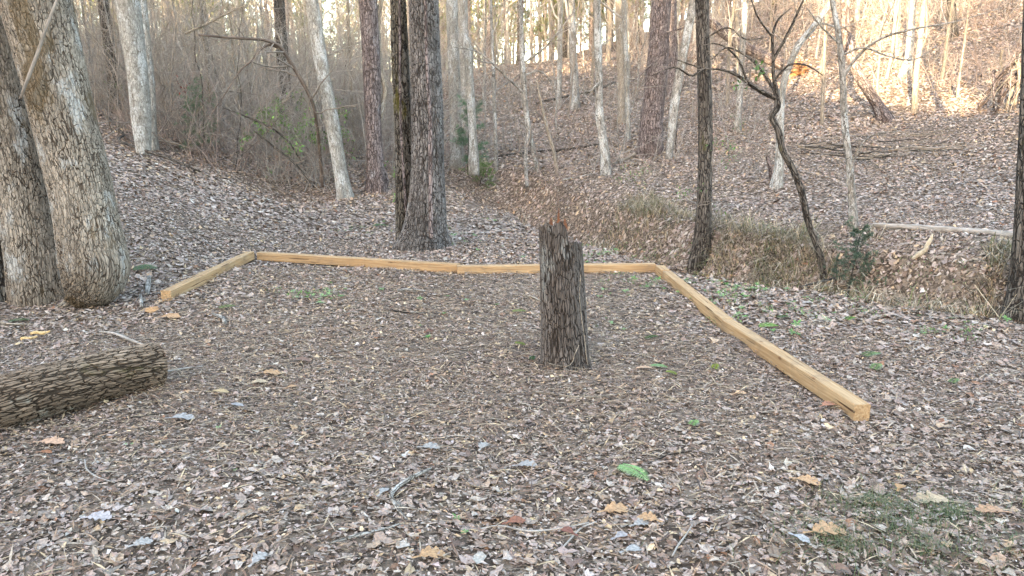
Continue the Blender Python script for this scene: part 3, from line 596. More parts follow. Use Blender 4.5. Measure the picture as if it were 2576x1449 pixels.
# ------------------------------------------------------------------ the stump
def stump():
    g = ground(1424, 922); Zb = depth(g)
    base, topp = at(1424, 924, Zb), at(1407, 566, Zb); S, K = 180, 120
    t = empty('tree_stump', base); tag(t, 'waist high dark stump with broken notched top standing inside the timber frame', 'stump')
    r0, r1 = 118 / 2 / FPX * Zb, 103 / 2 / FPX * Zb
    th = np.arange(S) * 2 * math.pi / S
    ax = nrm(topp - base); Ln = np.linalg.norm(topp - base); A = nrm(np.cross(ax, np.array((0, 1.0, 0)))); B = np.cross(ax, A)
    c, s = np.cos(th), np.sin(th)          # A is about +-X
    sx = np.sign(A[0]) * c
    g_ = 1 - .10 * smooth(.30, .36, sx) - .03 * smooth(.1, .3, sx) + .012 * np.sin(9 * th) * (sx < .3) + .006 * rs.normal(size=S)
    l = np.linspace(-.12, 1, K)[:, None] * np.where(np.linspace(-.12, 1, K)[:, None] > .8, 1, 1)
    L = np.where(l < .7, l, .7 + (l - .7) / .3 * (g_[None] - .7)) * Ln
    wob = 1 + .03 * np.sin(2 * th + .6)[None] + .03 * np.sin(3 * th + 2 + l * 2) + .02 * np.sin(5 * th - l * 3)
    wob = wob +   .10 * np.exp(-np.clip(l, 0, 1) / .05) * (1 + .7 * np.sin(5 * th + 1)) - .035 * np.exp(-((th - (0.55 if A[0] > 0 else 2.6)) / .12)**2) * smooth(.05, .3, l)
    r = (r0 + (r1 - r0) * np.clip(l, 0, 1)) * wob
    V = base + L[..., None] * ax + r[..., None] * (A * c[None, :, None] + B * s[None, :, None])
    bk = np.stack((r * c, r * s, L), -1).reshape(-1, 3)
    i, j = np.meshgrid(np.arange(K - 1), np.arange(S), indexing='ij'); j2 = (j + 1) % S
    q_ = np.stack((i * S + j, i * S + j2, (i + 1) * S + j2, (i + 1) * S + j), -1).reshape(-1, 4)
    child('trunk', V.reshape(-1, 3), [q_], BK['stump'], t, {'bk': bk})
    # top: rim ring shrinks inward to a rough face
    rings = []
    for q1, dz in ((1.0, 0), (.9, -.004), (.72, -.03), (.45, -.05), (.2, -.035), (.02, -.04)):
        Lr = (g_ * (.35 + .65 * q1) + (1 - (.35 + .65 * q1)) * (g_.mean())) * Ln + dz + rs.normal(size=S) * (.006 if q1 < 1 else 0)
        rings.append(base + Lr[:, None] * ax + (r[-1] * q1)[:, None] * (A * c[:, None] + B * s[:, None]))
    VT = np.concatenate(rings); i, j = np.meshgrid(np.arange(5), np.arange(S), indexing='ij'); j2 = (j + 1) % S
    qt = np.stack((i * S + j, i * S + j2, (i + 1) * S + j2, (i + 1) * S + j), -1).reshape(-1, 4)
    child('broken_top', VT, [qt], M_cut, t, smooth=False)
    for k in range(15):                       # reddish splinters
        a = rs.uniform(-.06, .05) ; px_ = base + ax * (Ln * rs.uniform(.955, .99)) + np.array((a + .0, rs.uniform(-.10, .02), 0))
        hgt = rs.uniform(.02, .075) if k else .14; w = rs.uniform(.007, .016)
        P = px_ + np.linspace(0, 1, 4)[:, None] * (np.array((rs.normal() * .1, rs.normal() * .1, 1.0)) * hgt)
        v, f, b = tubes(P[None], (np.array((1, .9, .7, .1)) * w)[None], 5, cap=True); child('splinter', v, f, M_rust, t, {'bk': b}, smooth=False)
    P = []
    for k, (x, y, d) in enumerate([(1376,912,-.17),(1395,918,-.175),(1412,921,-.18),(1430,920,-.18),(1440,910,-.175),(1446,890,-.17),(1452,878,-.16),(1456,868,-.15)]): P.append(at(x, y, Zb + d))
    v, f, b = tubes(cr(np.array(P), 30)[None], np.full((1, 30), .0035), 6)
    o = link('vine', mesh('vine', v, f, {'bk': b}), BK['tan']); tag(o, 'thin dry vine curling round the foot of the stump', 'vine')
    P = [at(x, y, Zb + d) for x, y, d in [(1461,690,-.12),(1458,740,-.125),(1462,790,-.12),(1470,850,-.11),(1476,900,-.10),(1480,925,-.1)]]
    v, f, b = tubes(cr(np.array(P), 30)[None], np.full((1, 30), .003), 6)
    o = link('vine', mesh('vine', v, f, {'bk': b}), BK['tan']); tag(o, 'thin dry vine hanging down the right side of the stump', 'vine')
stump()

# ------------------------------------------------------------------ bark covered log at lower left
def log():
    a = ground(392, 972); b = ground(-190, 1140); n, S = 150, 130
    ra, rb = .128, .152
    A0 = a + np.array((0, 0.05, ra * .9)); B0 = b + np.array((0, .06, rb * .9))
    t = empty('log', (A0 + B0) / 2 - np.array((0, 0, .13))); tag(t, 'thick bark covered log lying at the lower left', 'log')
    P = A0 + (B0 - A0) * np.linspace(0, 1, n)[:, None]; P[:, 2] += .012 * np.sin(np.linspace(0, 5, n)); th = np.arange(S) * 2 * math.pi / S; ss = np.linspace(0, 1, n)[:, None]
    r = (ra + (rb - ra) * np.linspace(0, 1, n))[:, None] * (1 + .03 * np.sin(2 * th + 1 + ss * 2) + .025 * np.sin(3 * th + ss * 4) + .02 * np.sin(ss * 14) + .012 * rs.normal(size=(1, S)) * (ss < .01))
    v, f, bk = tubes(P[None], r[None], S); child('bark', v, f, BK['log'], t, {'bk': bk})
    ax = nrm(A0 - B0); T = nrm(np.cross(ax, (0, 1.0, 0))); U = np.cross(ax, T); V = []
    for q1, d in ((.985, -.004), (.93, .002), (.6, .006), (.3, .002), (.01, .004)):
        V.append(A0 + ax * d + q1 * r[0][:, None] * (T * np.cos(th)[:, None] + U * np.sin(th)[:, None]) + ax * rs.normal(size=(S, 1)) * .002)
    i, j = np.meshgrid(np.arange(4), np.arange(S), indexing='ij'); j2 = (j + 1) % S
    child('cut_end', np.concatenate(V), [np.stack((i * S + j, i * S + j2, (i + 1) * S + j2, (i + 1) * S + j), -1).reshape(-1, 4)], M_rust, t)
log()

# ------------------------------------------------------------------ landscape timbers
TIMB = []
def timber(label, a, b, side, sz=.092, hz=.095, warp=0.0, lift=(0, 0), twist=0.0, wz=0.0):
    """a, b: ends of the visible lower edge; body lies on `side` (+1 left of a->b)"""
    a, b = np.array(a), np.array(b); d = b - a; d[2] = 0; L = np.linalg.norm(d); d /= L; nn = np.array((-d[1], d[0], 0)) * side
    TIMB.append((a[:2].copy(), d[:2].copy(), nn[:2].copy(), L))
    n = 40; t = np.linspace(0, 1, n)[:, None]; h = sz / 2; c = .005
    sec = np.array([(-h + c, 0), (h - c, 0), (h, c), (h, hz - c), (h - c, hz), (-h + c, hz), (-h, hz - c), (-h, c)])
    V, bk = [], []
    for k in range(n):
        u = k / (n - 1); p = a + d * L * u + nn * (h + warp * 4 * u * (1 - u)); z = (a[2] + lift[0]) * (1 - u) + (b[2] + lift[1]) * u + wz * 4 * u * (1 - u) - .008
        tw = twist * (u - .5)
        for sx, sy in sec:
            x2, y2 = sx * math.cos(tw) - (sy - hz / 2) * math.sin(tw), sx * math.sin(tw) + (sy - hz / 2) * math.cos(tw) + hz / 2
            j = (0, 0)
            V.append(p + nn * (x2 + j[0]) + np.array((0, 0, y2 + j[1])) + np.array((0, 0, z - p[2]))); bk.append((L * u, sx, sy))
    q_ = [(k * 8 + j, k * 8 + (j + 1) % 8, (k + 1) * 8 + (j + 1) % 8, (k + 1) * 8 + j) for k in range(n - 1) for j in range(8)]
    V = np.array(V); base = V.mean(0); base[2] = V[:, 2].min()
    me = mesh('timber', V - base, [np.array(q_), np.array([list(range(8))[::-1], [(n - 1) * 8 + j for j in range(8)]])], {'bk': np.array(bk)}, smooth=False)
    o = link('timber', me, M_timber); o.location = Vector(base)
    tag(o, label, 'timber', 'landscape timbers framing the clearing')
g_ = ground
timber('short timber at the left, its square end facing the camera', g_(432,757), g_(641,656), 1, lift=(.0, .015))
timber('back timber running from the left corner to the joint in the middle', g_(647,655), g_(1150,687), 1, lift=(0, .0))
timber('back timber passing behind the stump, from the middle joint to the right corner', g_(1151,691), g_(1649,686), 1, lift=(0, .0))
ra, rb, rc = g_(1648, 689), g_(1814, 830), g_(2146, 1062)
rm = ra + (rb - ra) * .12
timber('stubby timber offcut at the right back corner', ra, rm, 1, lift=(.004, .004))
timber('timber on the right side running from the corner offcut to the middle seam', rm + (rb - ra) * .006 + np.array((.006, 0, 0)), rb, 1, lift=(0, .0), warp=.0)
timber('nearest timber on the right side, its square end facing the camera at lower right', rb + (rc - rb) * .009 + np.array((-.008, 0, 0)), rc, 1, lift=(0, .01), warp=.004)

# ------------------------------------------------------------------ background trees
def proto_tree(h, r, bk, n1, n2, n3, t0=.3, sides=9, up=.12, ang=(30, 65), bend=.25, rm=.004):
    z = np.linspace(0, 1, 22); dx = np.cumsum(rs.normal(size=(22, 2)) * bend * h / 22 * .25, 0); dx -= dx[0]
    P = np.stack((dx[:, 0], dx[:, 1], z * h - .3), -1)[None]; R = (r * (1 - .75 * z) * (1 + .35 * np.exp(-z * h / .3)))[None]
    tv = tubes(P, R, sides)
    A1, r1 = spawn(P, R, n1, (.14 * h, .3 * h), ang, t0, 1, 6, .45, up, .1, rm)
    A2, r2 = spawn(A1, r1, n2, (-.3, -.6), (25, 60), .2, 1, 5, .55, up * .6, .1, rm * .6)
    A3, r3 = spawn(A2, r2, n3, (-.3, -.65), (25, 60), .15, 1, 3, .6, .05, .12, rm * .45)
    cv = merge([tubes(A1, r1, 5), tubes(A2, r2, 3), tubes(A3, r3, 3)])
    t = mesh('trunk', tv[0], tv[1], {'bk': tv[2]}); t.materials.append(BK[bk]); c = mesh('crown', cv[0], cv[1], {'bk': cv[2]}); c.materials.append(BK['twig' if bk in ('dark', 'pine', 'twig') else 'twig_grey'])
    return t, c
NEEDLE = {}
def needles(bases, dirs, ln, wd, cols, per):
    M = len(bases); b = np.repeat(bases, per, 0); d = nrm(np.repeat(dirs, per, 0) * .8 + rs.normal(size=(M * per, 3)) * .75)
    l = ln * rs.uniform(.6, 1.2, (M * per, 1)); sd = nrm(np.cross(d, rs.normal(size=(M * per, 3)))) * wd
    V = np.stack((b - sd, b + sd, b + d * l), 1).reshape(-1, 3); F = np.arange(M * per * 3).reshape(-1, 3)
    c = np.array(cols)[rs.randint(len(cols), size=M)] * rs.uniform(.75, 1.25, (M, 1)); c = np.repeat(np.repeat(c, per, 0), 3, 0)
    return V, F, c
def proto_pine(h, r, t0):
    z = np.linspace(0, 1, 20); P = np.stack((np.zeros(20), np.zeros(20), z * h - .3), -1)[None]; R = (r * (1 - .8 * z))[None]
    tv = tubes(P, R, 9)
    A1, r1 = spawn(P, R, 60, (.10 * h, .2 * h), (60, 95), t0, 1, 6, .3, .05, .08, .012)
    A2, r2 = spawn(A1, r1, 6, (-.3, -.5), (30, 60), .25, 1, 4, .5, .08, .1, .006)
    bv = merge([tubes(A1, r1, 4), tubes(A2, r2, 3)])
    pts = A2[:, 1:].reshape(-1, 3); dr = nrm(np.repeat(A2[:, -1] - A2[:, 0], 3, 0))
    V, F, c = needles(pts, dr, .30, .022, [(.10, .14, .045), (.14, .18, .05), (.19, .20, .06)], 18)
    t = mesh('trunk', tv[0], tv[1], {'bk': tv[2]}); t.materials.append(BK['pine']); br = mesh('branches', bv[0], bv[1], {'bk': bv[2]}); br.materials.append(BK['twig'])
    ne = mesh('crown', V, [F], {'col': c}, False); ne.materials.append(M_green)
    return t, br, ne
PLACED = []
def place(name, label, cat, group, meshes, x, y, sc, lean=(0, 0)):
    t = empty(name, (x, y, Hs(x, y))); t.rotation_euler = (lean[0], lean[1], rs.uniform(0, 6.28)); t.scale = (sc, sc, sc * rs.uniform(.9, 1.15))
    for m in meshes:
        c_ = link(m.name.split('.')[0], m, None, t)
        if c_.name.startswith('twigs'): c_['kind'] = 'stuff'
    if y > 0: PLACED.append((t, name, meshes[0].materials[0].name, CX + FPX * x / depth((x, y, 2.0))))
    return tag(t, label, cat, group)
protos = [proto_tree(14, .15, k, 14, 5, 4, .25) for k in ('grey', 'dark', 'pine', 'grey', 'tan')]
slim = [proto_tree(9, .055, k, 14, 5, 4, .15) for k in ('grey', 'spot', 'tan', 'twig')]
sapl = [proto_tree(5.5, .022, k, 16, 4, 4, .1, 6, .1, (35, 75), .5, .0035) for k in ('twig', 'spot', 'grey', 'dark')]
pines = [proto_pine(17, .17, .28), proto_pine(15, .16, .10)]
taken = []
def free(x, y, dmin):
    for a, b in taken:
        if (a - x)**2 + (b - y)**2 < dmin * dmin: return False
    taken.append((x, y)); return True
def scatter(n, ylo, yhi, fx, dmin, fn):
    c = 0; tries = 0
    while c < n and tries < n * 60:
        tries += 1; y = math.sqrt(rs.uniform(ylo**2, yhi**2)); x = rs.uniform(fx[0], fx[1]) * y
        s, _ = creek_s(np.array([x]), np.array([y]))
        if -1 < s[0] < 3.2 and y < 20: continue
        if free(x, y, dmin): fn(x, y); c += 1
L_ = lambda k: tuple(rs.normal(size=2) * k)
scatter(85, 36, 58, (-.74, .74), 1.3, lambda x, y: place('bare_tree', 'bare grey trunk among the many in the far wood', 'tree', 'bare trees of the far wood', protos[rs.randint(5)], x, y, rs.uniform(.6, 1.1), L_(.03)))
scatter(150, 56, 100, (-.74, .74), 1.3, lambda x, y: place('bare_tree', 'bare grey trunk among the many in the far wood', 'tree', 'bare trees of the far wood', protos[rs.randint(5)], x, y, rs.uniform(.8, 1.3), L_(.03)))
scatter(40, 18, 36, (-.78, -.10), .9, lambda x, y: place('slender_tree', 'slender bare trunk in the thicket left of the middle trunks', 'tree', 'slender trees of the left thicket', slim[rs.randint(4)], x, y, rs.uniform(.6, 1.1), L_(.05)))
scatter(40, 23, 44, (-.08, .70), 1.4, lambda x, y: place('slender_tree', 'slender bare trunk on the upper slope right of the middle trunks', 'tree', 'slender trees of the upper slope', slim[rs.randint(4)], x, y, rs.uniform(.6, 1.1), L_(.05)))
scatter(90, 16.5, 34, (-.75, -.16), .45, lambda x, y: place('sapling', 'thin bare sapling in the thicket left of the middle trunks', 'sapling', 'saplings of the left thicket', sapl[rs.randint(4)], x, y, rs.uniform(.5, 1.1), L_(.12)))
scatter(64, 17, 38, (-.10, .72), .9, lambda x, y: place('sapling', 'thin bare sapling on the leafy slope right of the middle trunks', 'sapling', 'saplings of the leafy slope', sapl[rs.randint(4)], x, y, rs.uniform(.35, .9), L_(.12)))
scatter(34, 44, 100, (-.45, .1), 2.2, lambda x, y: place('pine_tree', 'green pine crown at the skyline behind the middle trunks', 'tree', 'pines on the skyline', pines[rs.randint(2)], x, y, rs.uniform(.55, 1.15)))
scatter(22, 45, 80, (-.14, .16), 1.6, lambda x, y: place('pine_tree', 'green pine', 'tree', 'pines on the skyline', pines[rs.randint(2)], x, y, rs.uniform(.5, .9)))
scatter(20, 48, 100, (.05, .40), 2.2, lambda x, y: place('pine_tree', 'sunlit pine crown at the skyline above the massive pine', 'tree', 'pines on the skyline', pines[rs.randint(2)], x, y, rs.uniform(.8, 1.2)))
scatter(8, 40, 60, (-.75, -.4), 3, lambda x, y: place('pine_tree', 'green pine behind the thicket at upper left', 'tree', 'pines behind the thicket', pines[rs.randint(2)], x, y, rs.uniform(.7, 1.0)))
def proto_shrub(n, hl, mat, rad, kids=(5, 3), rk=1.0):
    a = rs.uniform(0, 6.28, n); q_ = np.sqrt(rs.rand(n)) * rad; base = np.stack((np.cos(a) * q_, np.sin(a) * q_, np.full(n, -.12)), -1)
    D = nrm(rs.normal(size=(n, 3)) * .42 + base * np.array((.25, .25, 0)) + np.array((0, 0, 1.0))); L = rs.uniform(hl[0], hl[1], n); K = 6; P = np.zeros((n, K, 3)); P[:, 0] = base
    for i in range(1, K): D = nrm(D + rs.normal(size=D.shape) * .22 + np.array((0, 0, -.05))); P[:, i] = P[:, i-1] + D * (L / (K - 1))[:, None]
    R = (rs.uniform(.006, .014, n) * rk)[:, None] * np.linspace(1, .4, K)
    A1, r1 = spawn(P, R, kids[0], (-.25, -.6), (25, 70), .2, 1, 4, .6, .04, .12, .0034)
    A2, r2 = spawn(A1, r1, kids[1], (-.3, -.7), (25, 70), .2, 1, 3, .7, .02, .12, .0026)
    v, f, b = tubes(P, R, 4); m1 = mesh('stems', v, f, {'bk': b}); m1.materials.append(mat)
    v, f, b = merge([tubes(A1, r1, 3), tubes(A2, r2, 3)]); m2 = mesh('twigs', v, f, {'bk': b}); m2.materials.append(mat)
    return m1, m2
G_, D_, B_ = BK['twig_grey'], BK['twig_red'], BK['twig']
sh_mid = [proto_shrub(20, (1.2, 3.8), m, .8) for m in (G_, G_, B_)]; sh_tall = [proto_shrub(15, (3, 7), m, 1.1, (7, 3), 1.2) for m in (G_, G_, B_)]
sh_low = [proto_shrub(20, (.6, 1.9), m, .7) for m in (D_, G_)]; sh_slope = [proto_shrub(14, (.4, 1.7), m, .9, (4, 3), 1.0) for m in (G_, D_)]; sh_far = [proto_shrub(18, (2, 6.5), m, 1.4, (6, 3), 1.5) for m in (G_, D_)]
def shrubs(n, yr, fx, pool):
    c = 0
    while c < n:
        y = math.sqrt(rs.uniform(yr[0]**2, yr[1]**2)); x = rs.uniform(*fx) * y; s_, _ = creek_s(np.array([x]), np.array([y]))
        if (-1.2 < s_[0] < 3.2 and y < 17) or y < 15.6 + np.clip(-x - 3, 0, 9) * .12: continue
        place('bare_shrub', 'bare twiggy shrub', 'shrub', 'bare shrubs of the wood', pool[rs.randint(len(pool))], x, y, rs.uniform(.75, 1.15)); c += 1
shrubs(70, (16.3, 30), (-.60, -.13), sh_mid); shrubs(58, (19, 38), (-.70, -.10), sh_tall); shrubs(34, (16.2, 26), (-.50, -.15), sh_low)
shrubs(62, (16, 36), (-.10, .70), sh_slope); shrubs(40, (31, 60), (-.70, .3), sh_far); shrubs(36, (33, 60), (.0, .70), sh_far)
ZONES = [(250, 'left of the slim blackish trunk'), (400, 'beside the broad grey trunk at left'), (600, 'right of the broad grey trunk at left'), (700, 'left of the arching branch top'),
         (790, 'left of the leaning grey trunk'), (900, 'right of the leaning grey trunk'), (1000, 'beside the vine wrapped trunk'), (1130, 'behind the thick middle trunk'), (1250, 'near the feathery pine sapling'),
         (1430, 'around the forked spotted sapling'), (1520, 'left of the white spotted trunk'), (1620, 'close left of the massive pine'), (1700, 'behind the massive pine'), (1790, 'left of the creeper trunk'),
         (1930, 'right of the creeper trunk'), (2100, 'behind the crooked creek tree'), (2270, 'by the strongly leaning brown trunk'), (2400, 'by the sunlit cream trunk'), (9999, 'near the upper right corner')]
TONE = {'bark_dark': 'dark', 'bark_smooth_grey': 'grey', 'bark_dark': 'dark', 'bark_pine_plates': 'brown', 'bark_tan': 'tan', 'bark_spotted_pale': 'spotted', 'bark_twig': 'dull brown', 'bark_twig_grey': 'grey twiggy', 'bark_twig_reddish': 'reddish twiggy'}
KIND = {'bare_tree': 'far bare %s trunk', 'slender_tree': 'slender bare %s tree', 'sapling': 'thin bare %s sapling', 'pine_tree': 'green %s pine', 'bare_shrub': 'bare %s shrub'}
bucket = {}
for o, nm, mt, px_ in PLACED:
    z = next(t for lim, t in ZONES if px_ < lim); bucket.setdefault((nm, mt, z), []).append((px_, o))
ORD = ['leftmost', 'second from left', 'third from left', 'fourth from left', 'fifth from left', 'sixth from left', 'seventh from left']
for (nm, mt, z), lst in bucket.items():
    lab = KIND[nm] % TONE[mt] + ' ' + z; lst.sort(key=lambda a: a[0])
    for k, (px_, o) in enumerate(lst):
        o['label'] = lab if len(lst) == 1 or nm in ('bare_tree', 'sapling', 'bare_shrub') or k > 6 else lab + ', ' + ORD[k]
        if len(lst) > 1 and nm in ('bare_tree', 'sapling', 'bare_shrub'): o['group'] = lab
for k in range(120):                                    # the wooded ridge behind the camera, whose shade lies over the clearing
    u, lat = rs.uniform(40, 64), rs.uniform(-30, 34)
    x, y = -u * SA + lat * CA, -u * CA - lat * SA
    place('bare_tree', 'bare tree on the ridge behind the viewer', 'tree', 'trees on the ridge behind the viewer', protos[rs.randint(5)] if k % 2 else pines[rs.randint(2)], x, y, rs.uniform(.45, .9))

# ------------------------------------------------------------------ leaf litter
gzx = np.gradient(Zg, gx, axis=1); gzy = np.gradient(Zg, gy, axis=0)
def TG(x, y):
    i = np.clip(np.searchsorted(gx, x) - 1, 0, nx - 2); j = np.clip(np.searchsorted(gy, y) - 1, 0, ny - 2)
    u = (x - gx[i]) / (gx[i+1] - gx[i]); v = (y - gy[j]) / (gy[j+1] - gy[j])
    bl = lambda A: (A[j, i] * (1 - u) + A[j, i+1] * u) * (1 - v) + (A[j+1, i] * (1 - u) + A[j+1, i+1] * u) * v
    return bl(Zg), bl(gzx), bl(gzy)
def inst(tmpl, faces, x, y, size, yaw, tilt, zoff, col, squash=None, colvar=0.0):
    M, k = len(x), len(tmpl); T = np.repeat(tmpl[None], M, 0) * size[:, None, None]
    if squash is not None: T[:, :, 1] *= squash[:, None]
    ta = rs.uniform(0, 6.28, M); ax, ay = np.cos(ta) * tilt, np.sin(ta) * tilt
    T[:, :, 2] += T[:, :, 0] * ax[:, None] + T[:, :, 1] * ay[:, None]
    c, s_ = np.cos(yaw)[:, None], np.sin(yaw)[:, None]
    X_, Y_ = T[:, :, 0] * c - T[:, :, 1] * s_, T[:, :, 0] * s_ + T[:, :, 1] * c
    z, a, b = TG(x, y); a = np.clip(a, -.7, .7); b = np.clip(b, -.7, .7)
    V = np.stack((x[:, None] + X_, y[:, None] + Y_, z[:, None] + zoff[:, None] + T[:, :, 2] + a[:, None] * X_ + b[:, None] * Y_), -1).reshape(-1, 3)
    F = (faces[None] + (np.arange(M) * k)[:, None, None]).reshape(-1, faces.shape[1])
    return V, F, np.repeat(col, k, 0)
def fan(n, fn):
    a = np.linspace(0, 2 * math.pi, n, endpoint=False); p = np.array([(0, 0, 0)] + [fn(t) for t in a], float)
    return p, np.array([(0, 1 + k, 1 + (k + 1) % n) for k in range(n)])
TM = []
for k in range(5):                                        # lobed leaves, curled
    ph = rs.rand(3) * 6
    TM.append(fan(9, lambda t: ((.5 + .16 * math.sin(4 * t + ph[0]) + rs.normal() * .05) * math.cos(t), (.36 + .13 * math.sin(5 * t + ph[1]) + rs.normal() * .05) * math.sin(t), 0.07 * math.sin(2 * t + ph[2]) + .05 * rs.normal() + .04)))
for k in range(5):                                        # torn ovals, folded along the midrib
    ph = rs.rand(3) * 6
    TM.append(fan(5, lambda t: ((.5 + rs.normal() * .07) * math.cos(t), (.26 + rs.normal() * .05) * math.sin(t), .12 * abs(math.sin(t)) + .10 * math.cos(t)**2 * (1 if k % 2 else -.3) + rs.normal() * .03)))
QT = [(np.array([(-.5, 0, .0), (0, -.3 + .1 * rs.normal() * .3, .12 * rs.rand()), (.5, .05, .1 * rs.rand()), (.05, .3, .12 * rs.rand())]), np.array([(0, 1, 2), (0, 2, 3)])) for k in range(6)]
SL = (np.array([(-.5, -.006, 0), (0, .013, .03), (.5, 0, 0), (0, -.013, .03)]), np.array([(0, 1, 3), (3, 1, 2)]))
PAL = np.array([(.285,.235,.215),(.325,.28,.26),(.24,.19,.165),(.17,.125,.105),(.38,.34,.32),(.31,.24,.18),(.38,.29,.195),(.12,.085,.07),(.22,.125,.08),(.44,.42,.41),(.43,.35,.24)])
W_grey = np.array((.25,.25,.15,.09,.13,.06,.02,.04,.015,.025,.01)); W_fine = np.array((.19,.18,.17,.10,.08,.12,.06,.06,.03,.015,.06)); W_hill = np.array((.16,.18,.14,.09,.12,.13,.07,.05,.03,.05,.03))
def pick(M, W): return np.array((1.07, 1.0, .91)) * PAL[rs.choice(len(PAL), M, p=W / W.sum())] * rs.uniform(.66, 1.26, (M, 1)) * (1 + rs.normal(size=(M, 3)) * .02)
def frust(n, ylo, yhi, m=.74, pad=1.2):
    y = np.sqrt(rs.uniform(ylo**2, yhi**2, n)); x = rs.uniform(-1, 1, n) * (m * y + pad); return x, y
def mown(x, y):  # the raked middle inside the timbers: finer, browner litter
    return smooth(-3.6, -2.2, x) * (1 - smooth(1.1, 1.9, x)) * smooth(2.6, 4.4, y) * (1 - smooth(7.5, 8.4, y)) * (.6 + .6 * vnoise(x * .9, y * .9))
parts_v, parts_f, parts_c, cntv = [], [], [], 0
def add(V, F, c):
    global cntv
    parts_v.append(V); parts_f.append(F + cntv); parts_c.append(c); cntv += len(V)
def flush(name, mat, label, cat):
    global parts_v, parts_f, parts_c, cntv
    me = mesh(name, np.concatenate(parts_v), parts_f, {'col': np.concatenate(parts_c)}, False)
    parts_v, parts_f, parts_c, cntv = [], [], [], 0
    return tag(link(name, me, mat), label, cat, None, 'stuff')
def clear(x, y, m=.03):
    k = np.ones(len(x), bool)
    for a, d, nn, L in TIMB:
        u = (x - a[0]) * d[0] + (y - a[1]) * d[1]; v = (x - a[0]) * nn[0] + (y - a[1]) * nn[1]
        k &= ~((u > -m) & (u < L + m) & (v > -m) & (v < .092 + .01))
    return k
def layer(n, ylo, yhi, tm, s_lo, s_hi, tilt, zhi, far=False):
    x, y = frust(n, ylo, yhi); kk = clear(x, y) if ylo < 10 else np.ones(n, bool); tg_ = TG(x, y); kk &= (np.hypot(tg_[1], tg_[2]) < .55) | (rs.rand(n) < .8); x, y = x[kk], y[kk]; n = len(x); w = np.clip(mown(x, y), 0, 1)
    big = rs.rand(n)**1.8; size = s_lo + (s_hi - s_lo) * big; size = size * (1 - .35 * w)
    patch = vnoise(x * .55 + 7, y * .55); size = size * (.8 + .4 * patch)
    cg, cf, ch = pick(n, W_grey), pick(n, W_fine), pick(n, W_hill)
    sel = rs.rand(n) < np.clip(w * 1.1 + .3 * (vnoise(x * .8, y * .8 + 30) > .55), 0, 1)
    col = np.where(sel[:, None], cf * 1.14, cg); hl = smooth(10, 17, y) * rs.rand(n) > .3; col = np.where(hl[:, None], ch * np.array((1.06, 1.03, .98)), col)
    tid = rs.randint(len(tm), size=n)
    for k, (T, F) in enumerate(tm):
        m = tid == k
        add(*inst(T, F, x[m], y[m], size[m], rs.uniform(0, 6.28, m.sum()), np.abs(rs.normal(size=m.sum())) * tilt, rs.uniform(.002, zhi, m.sum()), col[m], rs.uniform(.35, 1.15, m.sum())))
layer(12000, 1.7, 5.0, TM[:5], .02, .064, .2, .02)
layer(118000, 1.7, 5.6, TM[5:], .010, .033, .22, .02)
layer(14000, 5.0, 9.5, TM[:5], .04, .09, .24, .025)
layer(90000, 5.4, 11, QT, .03, .065, .4, .02)
layer(95000, 10, 18, QT, .045, .10, .35, .03)
flush('leaf_litter', M_litter, 'brown and grey fallen leaves carpeting the clearing', 'leaf litter')
layer(110000, 17, 28, QT, .07, .13, .4, .03)
layer(105000, 27, 50, QT, .10, .2, .45, .04)
flush('leaf_litter', M_litter, 'pinkish tan fallen leaves covering the slope and far wood floor', 'leaf litter')
x, y = frust(110000, 1.7, 8.0); w = np.clip(.35 + .65 * mown(x, y), 0, 1); m = rs.rand(len(x)) < w; x, y = x[m], y[m]; n = len(x)
sc_ = np.array([(.42,.32,.20),(.30,.20,.13),(.17,.10,.065),(.36,.29,.22),(.08,.055,.045)])[rs.choice(5, n, p=(.16,.22,.26,.14,.22))] * rs.uniform(.8, 1.2, (n, 1))
add(*inst(SL[0], SL[1], x, y, rs.uniform(.03, .13, n), rs.normal(size=n) * .9, np.abs(rs.normal(size=n)) * .12, rs.uniform(.008, .028, n), sc_, rs.uniform(1.0, 3.4, n)))
flush('pine_straw', M_litter, 'thin pine straw and stalks strewn through the fallen leaves', 'pine straw')

# blades: creek bank dry grass, lower right green grass
def blades(x, y, h, w, lean, col, yaw=None):
    n = len(x); z, _, _ = TG(x, y); a = rs.uniform(0, 6.28, n) if yaw is None else yaw; d = np.stack((np.cos(a), np.sin(a), 0 * a), -1); sd = np.stack((-np.sin(a), np.cos(a), 0 * a), -1) * (w / 2)[:, None]
    b = np.stack((x, y, z - .01), -1); u = np.array((0, 0, 1.0)); le = lean[:, None]; hh = h[:, None]
    p1 = b + u * hh * .6 + d * hh * le * .3; p2 = b + u * hh * (1 - .35 * le) + d * hh * le
    V = np.stack((b - sd, b + sd, p1 + sd * .7, p1 - sd * .7, p2), 1).reshape(-1, 3)
    i = np.arange(n)[:, None] * 5; F = np.concatenate((i + [0, 1, 2], i + [0, 2, 3], i + [3, 2, 4]), 0)
    return V, F, np.repeat(col, 5, 0)
n = 20000; e = rs.uniform(3.2, 10.4, n); k = e.astype(int); fr = (e - k)[:, None]
pb = EDGE[k] * (1 - fr) + EDGE[np.minimum(k + 1, 15)] * fr; dd = nrm(EDGE[np.minimum(k + 1, 15)] - EDGE[k]); nn_ = np.stack((-dd[:, 1], dd[:, 0]), -1)
off = np.where(rs.rand(n) < .8, rs.uniform(1.2, 2.5, n), rs.uniform(-.1, .6, n)); xy = pb + nn_ * off[:, None]
tuft = vnoise(xy[:, 0] * 2.2, xy[:, 1] * 2.2); m = tuft > .4; xy = xy[m]; n = len(xy)
gc = np.array([(.40,.33,.22),(.28,.23,.16),(.12,.10,.07),(.13,.15,.06),(.44,.39,.30)])[rs.choice(5, n, p=(.24,.22,.2,.18,.16))] * rs.uniform(.75, 1.2, (n, 1))
